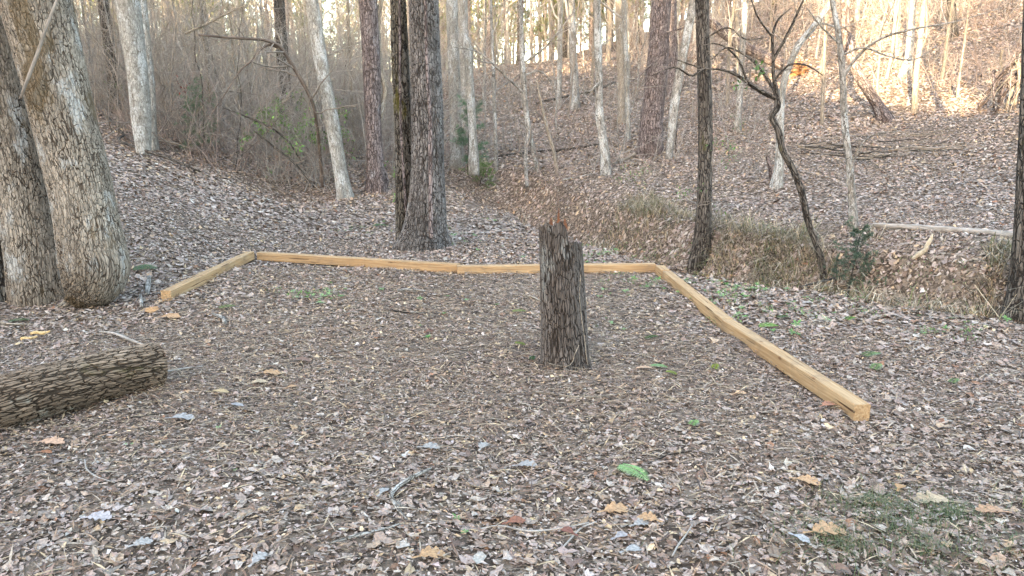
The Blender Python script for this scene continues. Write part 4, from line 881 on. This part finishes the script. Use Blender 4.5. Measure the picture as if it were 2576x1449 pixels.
add(*blades(xy[:, 0], xy[:, 1], rs.uniform(.06, .34, n) * (.5 + vnoise(xy[:, 0] * 3, xy[:, 1] * 3)), rs.uniform(.004, .012, n), rs.uniform(.6, 2.6, n), gc))
flush('dry_grass', M_grass, 'dry straw coloured grass hanging on the creek banks', 'grass')
gx0 = [(2280,1335,.20),(2200,1275,.10),(2390,1310,.12),(2110,1385,.10),(2330,1390,.16)]; A_ = []
for px_, py_, rd in gx0:
    g = ground(px_, py_); A_.append(g[:2] + rs.normal(size=(420, 2)) * np.array((rd * 2.0, rd * 1.5)) * rs.rand(420, 1))
A_ = np.concatenate(A_); n = len(A_)
gc = np.array([(.08,.115,.045),(.11,.145,.06),(.15,.16,.08),(.22,.19,.11)])[rs.choice(4, n, p=(.35,.3,.2,.15))] * rs.uniform(.8, 1.2, (n, 1))
add(*blades(A_[:, 0], A_[:, 1], rs.uniform(.03, .09, n), rs.uniform(.002, .004, n), rs.uniform(.5, 1.6, n), gc))
flush('grass', M_green, 'thin dark green grass patch at the lower right', 'grass')

# ------------------------------------------------------------------ small evergreens and leafy shrubs
def small_pine(label, px, h, cols, Z=None, spread=.4, name='pine_sapling', per=16, ln=.09):
    b = ground(*px) if Z is None else at(px[0], px[1], Z)
    t = empty(name, b); tag(t, label, 'sapling')
    P = (b + np.linspace(0, 1, 10)[:, None] * np.array((.06, 0, h)) + np.cumsum(rs.normal(size=(10, 3)) * .008, 0))[None]; R = np.linspace(.014, .004, 10)[None]
    v, f, bk = tubes(P, R, 6); child('stem', v, f, BK['dark'], t, {'bk': bk})
    A1, r1 = spawn(P, R, 26, (spread * .6, spread * 1.2), (50, 85), .08, 1, 5, .5, .08, .08, .003)
    A2, r2 = spawn(A1, r1, 4, (-.35, -.6), (30, 55), .2, 1, 4, .6, .05, .08, .002)
    v, f, bk = merge([tubes(A1, r1, 4), tubes(A2, r2, 3)]); child('branches', v, f, BK['twig'], t, {'bk': bk})
    pts = np.concatenate((A1[:, 2:].reshape(-1, 3), A2[:, 1:].reshape(-1, 3))); dr = nrm(np.concatenate((np.repeat(A1[:, -1] - A1[:, 0], 3, 0), np.repeat(A2[:, -1] - A2[:, 0], 3, 0))))
    V, F, c = needles(pts, dr, ln, .0035, cols, per); tag(child('needles', V, [F], M_green, t, {'col': c}, False), kind='stuff')
small_pine('feathery blue green pine sapling right of the thick middle trunk', (1178, 440), 1.75, [(.12,.20,.12),(.15,.24,.14)], spread=.5, per=20, ln=.11)
small_pine('faint green pine sapling deep in the left thicket', (505, 400), 1.5, [(.11,.18,.10),(.14,.21,.12)], spread=.5, Z=17)
small_pine('dark green hemlock sapling rising from the creek bed at right', (2132, 745), .75, [(.07,.11,.075),(.09,.14,.09)], spread=.3, per=14, ln=.04, name='hemlock_sapling')
small_pine('low green pine seedling left of the brush pile trunk', (1205, 470), .45, [(.12,.2,.05),(.16,.24,.06)], spread=.45, per=12, ln=.07, name='pine_seedling')
def ovals(pos, size, col, droop=.4):
    n = len(pos); T = np.array([(0, 0, 0), (.4, -.22, .03), (.45, .0, -.02), (.4, .22, .03), (1, 0, -.1)]); F = np.array([(0, 1, 2), (0, 2, 3), (1, 4, 2), (2, 4, 3)])
    ax = nrm(rs.normal(size=(n, 3)) + np.array((0, 0, -droop * .5))); sd = nrm(np.cross(ax, rs.normal(size=(n, 3)) * .4 + np.array((0, 0, 1.0)))); up_ = np.cross(sd, ax)
    V = pos[:, None] + size[:, None, None] * (T[None, :, 0:1] * ax[:, None] + T[None, :, 1:2] * sd[:, None] + T[None, :, 2:3] * up_[:, None])
    return V.reshape(-1, 3), (F[None] + (np.arange(n) * 5)[:, None, None]).reshape(-1, 3), np.repeat(col, 5, 0)
def shrub(label, px, Z, w, h, nst, nl, ls, cols, name='leafy_shrub', lift=0):
    b = ground(*px) if Z is None else at(px[0], px[1], Z); Zb = depth(b)
    t = empty(name, b); tag(t, label, 'shrub')
    P = np.zeros((nst, 7, 3)); P[:, 0] = b + rs.normal(size=(nst, 3)) * np.array((w * .3, w * .3, 0)); D = nrm(rs.normal(size=(nst, 3)) * .6 + np.array((0, 0, 1.0)))
    for i in range(1, 7): D = nrm(D + rs.normal(size=D.shape) * .3); P[:, i] = P[:, i-1] + D * h / 6
    R = np.repeat(np.linspace(.006, .002, 7)[None], nst, 0); A1, r1 = spawn(P, R, 5, (-.3, -.6), (30, 70), .2, 1, 5, .6, .0, .15, .002)
    v, f, bk = merge([tubes(P, R, 4), tubes(A1, r1, 3)]); child('stems', v, f, BK['twig'], t, {'bk': bk})
    pool = np.concatenate((A1[:, 1:].reshape(-1, 3), P[:, 3:].reshape(-1, 3))); clus = pool[rs.randint(len(pool), size=max(4, nl // 7))]
    pos = clus[rs.randint(len(clus), size=nl)] + rs.normal(size=(nl, 3)) * .05
    c = np.array(cols)[rs.randint(len(cols), size=nl)] * rs.uniform(.7, 1.3, (nl, 1))
    V, F, c = ovals(pos, ls * rs.uniform(.6, 1.2, nl), c); tag(child('leaves', V, [F], M_green, t, {'col': c}, False), kind='stuff')
GR = [(.10,.17,.05),(.13,.23,.06),(.17,.29,.07),(.12,.16,.06)]
shrub('bright green leaved bramble at the thicket edge left of the leaning grey trunk', (775, 440), 15.6, .9, 1.7, 16, 800, .085, GR)
shrub('green leaved bramble higher up beside the leaning grey trunk', (735, 330), 16.4, .7, .9, 10, 420, .08, GR)
shrub('low green bramble between the leaning grey trunk and the vine wrapped trunk', (1000, 470), 15.2, .5, .6, 8, 200, .07, GR)
shrub('small green shrub on the slope below the massive pine', (1595, 470), None, .35, .62, 6, 110, .05, GR)
shrub('green creeper leaves beside the creeper trunk on the creek edge', (1800, 430), 9.2, .1, .7, 3, 60, .05, [(.09,.18,.04),(.12,.24,.05)], 'creeper')
shrub('green creeper low on the creeper trunk', (1755, 520), 8.9, .06, .5, 3, 36, .045, [(.09,.18,.04),(.12,.24,.05)], 'creeper')
shrub('tuft of strap green leaves lodged in the crooked creek tree', (1900, 185), 7.6, .03, .12, 4, 26, .06, [(.10,.20,.05),(.07,.14,.04)], 'leaf_tuft')
shrub('second smaller green tuft on the arm of the crooked creek tree', (1880, 212), 7.6, .02, .07, 3, 14, .05, [(.10,.20,.05),(.07,.14,.04)], 'leaf_tuft')
shrub('green sprig on a twig stem right of the creeper trunk', (1848, 330), None, .08, .55, 3, 44, .06, [(.14,.22,.08),(.10,.18,.05)])
shrub('red brown leaf sprig hanging in the left thicket', (460, 215), 15.5, .05, .16, 3, 16, .07, [(.16,.03,.02),(.2,.05,.03)], 'leaf_sprig')
shrub('green shrub behind the slim blackish trunk at left', (325, 300), 19, .4, 1.6, 6, 150, .08, [(.10,.15,.06),(.12,.17,.07)])

# ------------------------------------------------------------------ single leaves, ferns, seedlings, twigs on the ground
def leaf_mesh(L, kind, curl):
    n = 15; u = np.linspace(0, 1, n); lob = np.abs(np.sin(u * math.pi * (3.5 if kind == 'oak' else 2.2)))
    wd = (.10 + (.32 if kind == 'oak' else .40) * np.sin(np.clip(u, 0, 1) * math.pi)**.8 * (.35 + .65 * lob)) * (u < .97) if kind != 'plain' else .30 * np.sin(u * math.pi)**.8
    wd = wd * L * (u > .03); z = curl * L * (np.sin(u * math.pi * 1.3 + .4) * .16)
    mid = np.stack((u * L, 0 * u, z), -1); sw = .08 * L * lob * (u < .9)
    lf = np.stack((u * L + sw, wd * rs.uniform(.85, 1.15, n), z + curl * wd * .45 * rs.uniform(.4, 1.4, n)), -1); rt = np.stack((u * L + sw, -wd * rs.uniform(.85, 1.15, n), z + curl * wd * .45 * rs.uniform(.4, 1.4, n)), -1)
    V = np.concatenate((mid, lf, rt)); F = []
    for k in range(n - 1): F += [(k, k + 1, n + k + 1, n + k), (k + 1, k, 2 * n + k, 2 * n + k + 1)]
    st = np.array([(-.28 * L, -.006, .0), (-.28 * L, .006, 0), (0.02, .004, z[0]), (0.02, -.004, z[0])])
    return np.concatenate((V, st)), np.array(F + [(3*n, 3*n+1, 3*n+2, 3*n+3)])
def leaf(label, px, wpx, col, kind='oak', yaw=None, curl=.35, tilt=(0, 0), name='fallen_leaf'):
    g = ground(*px); L = wpx / FPX * depth(g); V, F = leaf_mesh(L, kind, curl)
    V[:, 0] -= L * .45; a = rs.uniform(0, 6.28) if yaw is None else yaw; V[:, 2] += V[:, 0] * tilt[0] + V[:, 1] * tilt[1]
    x_, y_ = V[:, 0] * math.cos(a) - V[:, 1] * math.sin(a), V[:, 0] * math.sin(a) + V[:, 1] * math.cos(a)
    gz = TG(np.array([g[0]]), np.array([g[1]])); V = np.stack((x_, y_, V[:, 2] + .026 + gz[1][0] * x_ + gz[2][0] * y_), -1)
    c = np.repeat(np.array(col)[None], len(V), 0) * rs.uniform(.9, 1.1, (len(V), 1))
    o = link(name, mesh(name, V, [F], {'col': c}), M_litter); o.location = Vector(g); return tag(o, label, 'leaf', 'single leaves lying on the litter')
TAN, PALE, RUST, ORA, GRY = (.37,.22,.11), (.37,.28,.18), (.20,.08,.045), (.36,.20,.085), (.28,.26,.24)
for a in [
    ('tan oak leaf lying below the fern frond, left of a smaller one', (1547,1303), 66, TAN, 'oak', .2),
    ('smaller tan oak leaf right below the fern frond', (1630,1320), 52, TAN, 'oak', 2.6),
    ('tan oak leaf at the bottom edge left of centre', (1085,1412), 70, TAN, 'oak', .5),
    ('curled rust brown leaf above a long twig at bottom centre', (1297,1326), 52, RUST, 'plain', .4),
    ('dark rust leaf beside the twig at bottom centre', (1428,1352), 44, (.16,.06,.04), 'plain', 2.4),
    ('tan lobed leaf on the grass patch at lower right, the largest there', (2080,1352), 92, TAN, 'oak', .15),
    ('pale tan oak leaf at lower right, far edge of the grass patch', (2345,1276), 84, PALE, 'oak', 2.9),
    ('tan oak leaf left of the grass patch at lower right', (2030,1224), 60, TAN, 'oak', -.4),
    ('folded yellow tan leaf standing up above the grass patch', (2262,1238), 42, ORA, 'plain', .9),
    ('brown pointed leaf near the right edge below the grass patch', (2490,1302), 62, (.36,.21,.12), 'oak', 2.8),
    ('bright tan star shaped leaf in the lower middle of the clearing, left of the stump', (682,952), 46, TAN, 'oak', .2),
    ('pale tan leaf flat in front of the log end', (652,975), 44, PALE, 'plain', .5),
    ('yellowish leaf in front of the log, right of its cut end', (553,997), 44, (.36,.26,.14), 'plain', .1),
    ('tan leaf flat at the foot of the left timber end', (427,805), 52, TAN, 'plain', .1),
    ('orange tan curled leaf standing by the left timber end', (381,786), 44, ORA, 'oak', -1.0),
    ('orange tan leaf beyond the near timber end at right', (1860,1000), 34, (.48,.30,.16), 'plain', .3),
    ('rust coloured oak leaf tucked under the nearest right timber', (2083,1030), 44, (.30,.13,.07), 'oak', .4),
    ('brown curled leaf propped against the nearest right timber', (1972,930), 34, (.13,.085,.075), 'plain', .2),
    ('tan leaf left of the small fern pieces right of the stump', (1622,938), 46, (.42,.27,.17), 'plain', 2.9),
    ('orange leaf on the creek bank below the grey log', (2215,814), 18, ORA, 'plain', .4),
    ('pale orange leaf on the far bank right of the creek stem', (2150,808), 24, TAN, 'plain', .2),
    ('pinkish tan leaf at the lower left below the log', (130,1125), 58, (.46,.28,.18), 'oak', .1),
    ('rust leaf at the lower left under the log', (115,1150), 32, (.26,.11,.05), 'plain', .1),
    ('small tan leaf in the middle of the clearing between log and stump', (735,985), 30, TAN, 'plain', .6),
    ('brown leaf curled up in the middle of the clearing', (1080,842), 26, (.18,.07,.04), 'plain', .9),
    ('dark curled leaf shadowing the ground left of the clearing centre', (760,918), 44, (.17,.10,.07), 'plain', .1),
    ('silver grey curled leaf in the lower middle of the picture', (1216,1136), 40, GRY, 'oak', 1.2),
    ('flat silver leaf left of the curled silver leaf', (1083,1140), 46, (.27,.25,.23), 'oak', .1),
    ('silver grey leaf above the fern frond, to its left', (1325,1182), 50, (.27,.25,.235), 'oak', .0),
    ('bluish grey leaf at the bottom edge right of the tan leaf', (652,1420), 46, (.29,.275,.26), 'oak', 1.1),
    ('bluish white leaf left of the grass patch at lower right', (2012,1378), 46, (.30,.30,.305), 'plain', -.8),
    ('silver leaf at lower left of the picture', (360,1385), 46, GRY, 'oak', .6),
    ('pale grey leaf near the bottom edge, right half', (1610,1335), 42, GRY, 'oak', .3),
    ('bluish leaf at the very bottom right of centre', (1590,1405), 50, (.28,.27,.26), 'plain', .3),
    ('lilac grey leaf at bottom right of centre', (1560,1372), 40, (.27,.25,.25), 'plain', .5),
    ('grey leaf lying left of the log end twig', (460,1065), 56, (.27,.255,.245), 'oak', .2),
    ('grey leaf near the bottom, left of the lichen branch', (965,1250), 40, (.28,.27,.255), 'plain', 1.2),
    ('bluish leaf on the path left of the stump foot', (595,1030), 36, (.26,.25,.25), 'plain', .1),
    ('big pale leaf at the lower left corner', (250,1320), 58, (.36,.32,.32), 'oak', .1),
    ]: leaf(a[0], a[1], a[2], a[3], a[4], a[5])
for lab, px, L_px, a in [('yellow fresh wood chip by the log at left, front one of two', (74,858), 36, .6), ('yellow fresh wood chip by the log at left, back one of two', (103,846), 42, .4), ('pale wood chip at the foot of the pale trunk pair', (298,711), 42, .2)]:
    g = ground(*px); L = L_px / FPX * depth(g); V = []; n = 8
    for k in range(n):
        u = k / (n - 1) - .5; w = (.17 + .05 * math.sin(k * 1.7)) * L * (1.2 - abs(u))
        for sx, sz in ((-1, 0), (1, 0), (1, .09), (-1, .11)): V.append((u * L, sx * w + rs.normal() * .002, sz * L + .05 * L * math.sin(k) + .02))
    V = np.array(V); V = np.stack((V[:, 0] * math.cos(a) - V[:, 1] * math.sin(a), V[:, 0] * math.sin(a) + V[:, 1] * math.cos(a), V[:, 2]), -1)
    F = np.array([(k * 4 + j, k * 4 + (j + 1) % 4, k * 4 + 4 + (j + 1) % 4, k * 4 + 4 + j) for k in range(n - 1) for j in range(4)] + [(0, 3, 2, 1), (n*4-4, n*4-3, n*4-2, n*4-1)])
    o = link('wood_chip', mesh('wood_chip', V, [F], None, False), M_chip); o.location = Vector(g); tag(o, lab, 'wood chip')
def frond(label, px, L_px, yaw, col, n=17, wid=.34, lift=.03, cup=.5):
    g = ground(*px); L = L_px / FPX * depth(g); t = empty('fern_frond', g); tag(t, label, 'fern', 'fern fronds lying in the clearing')
    ca, sa = math.cos(yaw), math.sin(yaw); gz = TG(np.array([g[0]]), np.array([g[1]]))
    def W(p): p = np.asarray(p, float); X_, Y_ = p[:, 0] * ca - p[:, 1] * sa, p[:, 0] * sa + p[:, 1] * ca; return np.stack((X_, Y_, p[:, 2] + lift + gz[1][0] * X_ + gz[2][0] * Y_), -1)
    u = np.linspace(0, 1, n); rz = L * .07 * np.sin(u * math.pi); rx = (u - .5) * L; ry = .06 * L * np.sin(u * 2.2)
    v, f, b = tubes(W(np.stack((rx, ry, rz), -1))[None], np.linspace(.003, .001, n)[None], 5)
    link('stalk', mesh('stalk', v, f, {'bk': b}), BK['tan'], t)
    for k in range(1, n):
        wk = wid * L * math.sin(min(1, (1.08 - u[k]) * 1.5) * math.pi / 2) * (.75 + .25 * min(1, u[k] * 4))
        hw = L / n * .47
        for sd in (-1, 1):
            p = [(rx[k], ry[k], rz[k]), (rx[k] + hw, ry[k] + sd * wk * .25, rz[k] + .004), (rx[k] + hw * 1.1 + wk * .1, ry[k] + sd * wk * .7, rz[k] - cup * wk * .12), (rx[k] + wk * .22, ry[k] + sd * wk, rz[k] - cup * wk * .25), (rx[k] - hw * .5 + wk * .1, ry[k] + sd * wk * .65, rz[k] - cup * wk * .1), (rx[k] - hw, ry[k] + sd * wk * .2, rz[k] + .004)]
            me = mesh('leaflet', W(p), [np.array([(0, 1, 2), (0, 2, 4), (2, 3, 4), (0, 4, 5)])], {'col': np.repeat(np.array(col)[None] * rs.uniform(.85, 1.15), 6, 0)}, False)
            link('leaflet', me, M_green, t)
FG, FD, FY = (.24,.40,.16), (.06,.13,.035), (.22,.27,.06)
for a in [('large light green fern frond lying alone in the lower right foreground', (1592,1203), 92, -.95, FG),
          ('pale green fern piece on bare ground right of the stump foot', (1746,1080), 42, .9, (.22,.36,.16)),
          ('green fern piece close right of the stump, upper of two', (1656,934), 44, -.7, FG),
          ('yellow green fern piece close right of the stump, lower of two', (1688,950), 36, -1.2, FY),
          ('dark green fern tuft in the clearing behind the stump on the right', (1637,858), 36, .2, FD),
          ('bright fern frond lying right of the seam of the right timbers', (1930,830), 48, -.3, (.20,.36,.08)),
          ('dark green fern frond just above the bright frond right of the timber seam', (1968,806), 36, .1, FD),
          ('dark green fern frond farther right outside the timbers', (2138,810), 38, .5, (.10,.20,.05)),
          ('faded fern frond outside the near right timber, pointing left', (2190,905), 56, .3, (.16,.24,.12)),
          ('second faded fern frond outside the near right timber', (2205,935), 50, .7, (.18,.26,.13)),
          ('yellowing fern piece between stump and near right timber', (1800,935), 36, 1.0, FY),
          ('yellow fern piece left of the stump', (1305,792), 34, -.2, FY),
          ('small yellow green fern piece left of the stump, nearer the camera', (1308,875), 30, -.7, FY),
          ('dark fern tuft left of the stump foot', (1340,915), 28, 1.2, (.05,.11,.05)),
          ('dark fern tuft behind the lichen stick by the pale trunk pair', (365,682), 56, .1, FD),
          ('green fern bit at the foot of the pale trunk pair', (48,815), 46, .2, (.09,.15,.06)),
          ('dark fern tuft left of the thick middle trunk foot', (955,572), 40, .3, FD),
          ('faded green fern far right in the foreground litter', (2400,970), 40, .6, (.17,.25,.13)),
          ('green fern tuft in the lower left by the log', (570,780), 40, .4, (.12,.18,.05))]: frond(*a)
SEED_T = []
for k in range(4):
    Vs, Fs = [], []; nl = 5 + k % 3
    for j in range(nl):
        a = j * 6.283 / nl + rs.normal() * .2; L = rs.uniform(.7, 1.1); up_ = rs.uniform(.2, .6); i0 = len(Vs)
        d = np.array((math.cos(a), math.sin(a), up_)); s2 = np.array((-math.sin(a), math.cos(a), 0))
        for (l, w, z) in ((.05, .0, 0), (.5, -.22, .03), (.55, 0, 0), (.5, .22, .03), (1, 0, -.12)): Vs.append(d * l * L + s2 * w * L + np.array((0, 0, z)))
        Fs += [(i0, i0+1, i0+2), (i0, i0+2, i0+3), (i0+1, i0+4, i0+2), (i0+2, i0+4, i0+3)]
    for c in range(3):
        g_c = [(.14,.29,.08), (.12,.23,.07), (.21,.33,.14)][c]
        me = mesh('seedling', np.array(Vs), [np.array(Fs)], {'col': np.repeat(np.array(g_c)[None], len(Vs), 0) * rs.uniform(.85, 1.15, (len(Vs), 1))}, False); me.materials.append(M_green); SEED_T.append(me)
for (cx, cy, sx, sy, n, lab) in [(800,752,40,10,18,'small bright green seedling in the patch inside the left timbers'), (1625,718,45,12,14,'small bright green seedling in the patch inside the right back corner'),
        (1560,640,70,13,30,'small bright green seedling in the patch behind the back timber, right of the stump'), (1870,735,60,28,44,'small bright green seedling in the patch outside the right timbers near the creek'),
        (1520,738,30,8,5,'small green seedling just right of the stump at mid height'), (1020,790,110,35,9,'small green seedling scattered in the middle of the clearing'),
        (1180,600,50,24,14,'small green seedling behind the back timber, right of the thick middle trunk'), (560,1130,190,60,4,'small green seedling in the foreground litter below the log'),
        (2030,800,110,35,14,'small green seedling outside the right timber among grey leaves'), (2430,830,90,25,8,'small green seedling near the dark trunk at the right edge'),
        (1530,820,30,10,4,'small green seedling low right of the stump'), (905,578,50,10,6,'small green seedling left of the thick middle trunk'),
        (1793,805,10,8,4,'green sprout growing against the right timbers at their seam'), (1000,1330,300,40,3,'tiny green sprout in the nearest litter')]:
    for k in range(n):
        g = ground(cx + rs.normal() * sx, min(1440, cy + rs.normal() * sy)); o = link('seedling', SEED_T[rs.randint(len(SEED_T))]); s3 = rs.uniform(.018, .055) * (.55 if g[1] < 3.6 else 1) * (1.4 if 'seam' in lab else 1)
        o.location = Vector(g + np.array((0, 0, .02))); o.scale = (s3, s3, s3 * rs.uniform(.8, 1.6)); o.rotation_euler = (rs.normal() * .2, rs.normal() * .2, rs.uniform(0, 6.28))
        tag(o, lab, 'seedling', lab.replace('small ', '') + ' group')
# low weedy ground cover, too fine to count
A_ = []
for px_, py_, sx, sy, n in [(1560,640,80,16,420),(1860,735,75,30,520),(1720,655,60,10,160),(2040,790,120,35,260),(800,752,50,12,150),(1180,600,60,22,150),(1630,720,60,14,150),(2430,835,80,25,150),(1420,540,90,16,200),(920,575,50,10,90),(2260,700,90,30,160),(1250,470,60,12,160)]:
    cl = [ground(px_ + rs.normal() * sx, py_ + rs.normal() * sy) for k in range(max(4, n // 22))]
    A_.append(np.array(cl)[rs.randint(len(cl), size=n)] + rs.normal(size=(n, 3)) * np.array((.045, .045, 0)))
A_ = np.concatenate(A_); n = len(A_); A_[:, 2] = TG(A_[:, 0], A_[:, 1])[0] + rs.uniform(.012, .04, n)
add(*ovals(A_, rs.uniform(.012, .032, n), np.array([(.13,.24,.07),(.17,.29,.09),(.15,.20,.09),(.22,.29,.14)])[rs.randint(4, size=n)] * rs.uniform(.8, 1.2, (n, 1)), -.6))
flush('weeds', M_green, 'low green weeds sprouting in patches along the timbers and creek', 'weeds')
# twigs on the ground
for lab, pts, bk in [
    ('long thin twig lying in front of the stump', [(1340,998,4),(1400,1006,4),(1480,1008,4),(1550,1004,3),(1590,998,2)], 'tan'),
    ('forked grey twig at bottom centre, its long arm', [(1205,1352,4),(1250,1340,5),(1330,1348,5),(1420,1345,5),(1480,1335,4)], 'twig_grey'),
    ('forked grey twig at bottom centre, its short arm', [(1412,1396,4),(1440,1370,5),(1465,1345,5),(1500,1325,4)], 'twig_grey'),
    ('lichen covered pale branch in the foreground left of centre', [(1008,1290,9),(985,1270,11),(1000,1245,10),(1030,1225,12),(1060,1205,9),(1085,1190,5)], 'spot'),
    ('short lichen stick below the pale lichen branch', [(1025,1325,6),(1005,1300,8),(990,1280,8)], 'spot'),
    ('pale lichen stick standing by the left timber end', [(372,750,11),(374,725,13),(376,706,10)], 'spot'),
    ('short grey stub by the pale lichen stick', [(357,780,9),(356,765,9),(354,752,8)], 'grey'),
    ('lichen stick with sawn end in the clearing at left', [(535,798,6),(558,808,8),(566,824,11)], 'spot'),
    ('pale thin stick at the left edge above the log', [(0,822,7),(40,824,6),(90,823,4)], 'tan'),
    ('grey stick behind the log', [(248,842,4),(290,850,7),(330,866,8),(362,878,5)], 'twig_grey'),
    ('small dark twig right of the log end', [(420,945,4),(460,938,5),(510,930,3)], 'twig_grey'),
    ('pale stick lying inside the back timber, left of the joint', [(998,738,5),(1030,735,6),(1068,739,5)], 'spot'),
    ('dark stick in the middle of the clearing', [(985,790,4),(1040,796,4),(1100,793,3)], 'dark'),
    ('thin dark twig in the near left litter', [(330,1060,3),(400,1052,3),(470,1045,2)], 'dark'),
    ('curved thin twig in the lower left litter', [(215,1170,4),(222,1195,4),(245,1215,3),(290,1228,3)], 'twig_grey'),
    ('twig at the bottom right corner of centre', [(1690,1420,4),(1705,1390,5),(1725,1365,4),(1740,1340,3)], 'twig_grey'),
    ('thin twig slanting in the near right litter', [(1630,1180,3),(1680,1160,4),(1740,1150,3)], 'dark'),
    ('brown dead stick beside the foot of the stump at left', [(1318,750,5),(1340,756,6),(1358,764,5)], 'tan'),
    ('thin bent twig low in the near left foreground', [(640,1205,3),(700,1215,4),(760,1236,4),(800,1230,3)], 'dark'),
    ('pale stick at bottom left of centre', [(830,1385,8),(900,1360,8),(970,1345,6),(1010,1330,4)], 'spot')]:
    stem('twig', lab, 'twig', [(p[0], p[1], p[2], 0) for p in pts], bk, sides=7, n=24, follow=True, z_lift=.018, lob=.06)
# blue flagging tape on a twig
g = ground(296, 288); Zt = depth(g) - .4
tp = empty('flagging_tape', at(296, 178, Zt)); tag(tp, 'bright blue flagging tape hanging beside the slim blackish trunk', 'tape')
for k, (x0, x1, ln) in enumerate([(293, 298, 208), (297, 301, 202)]):
    V = []
    for j in range(9):
        u = j / 8; yy = 180 + (ln - 180) * u
        V += [at(x0 + 1.5 * math.sin(u * 5 + k), yy, Zt + .02 * math.sin(u * 6)), at(x1 + 1.5 * math.sin(u * 5 + k), yy, Zt + .02 * math.cos(u * 6))]
    child('strip', V, [np.array([(2*j, 2*j+1, 2*j+3, 2*j+2) for j in range(8)])], M_blue, tp)
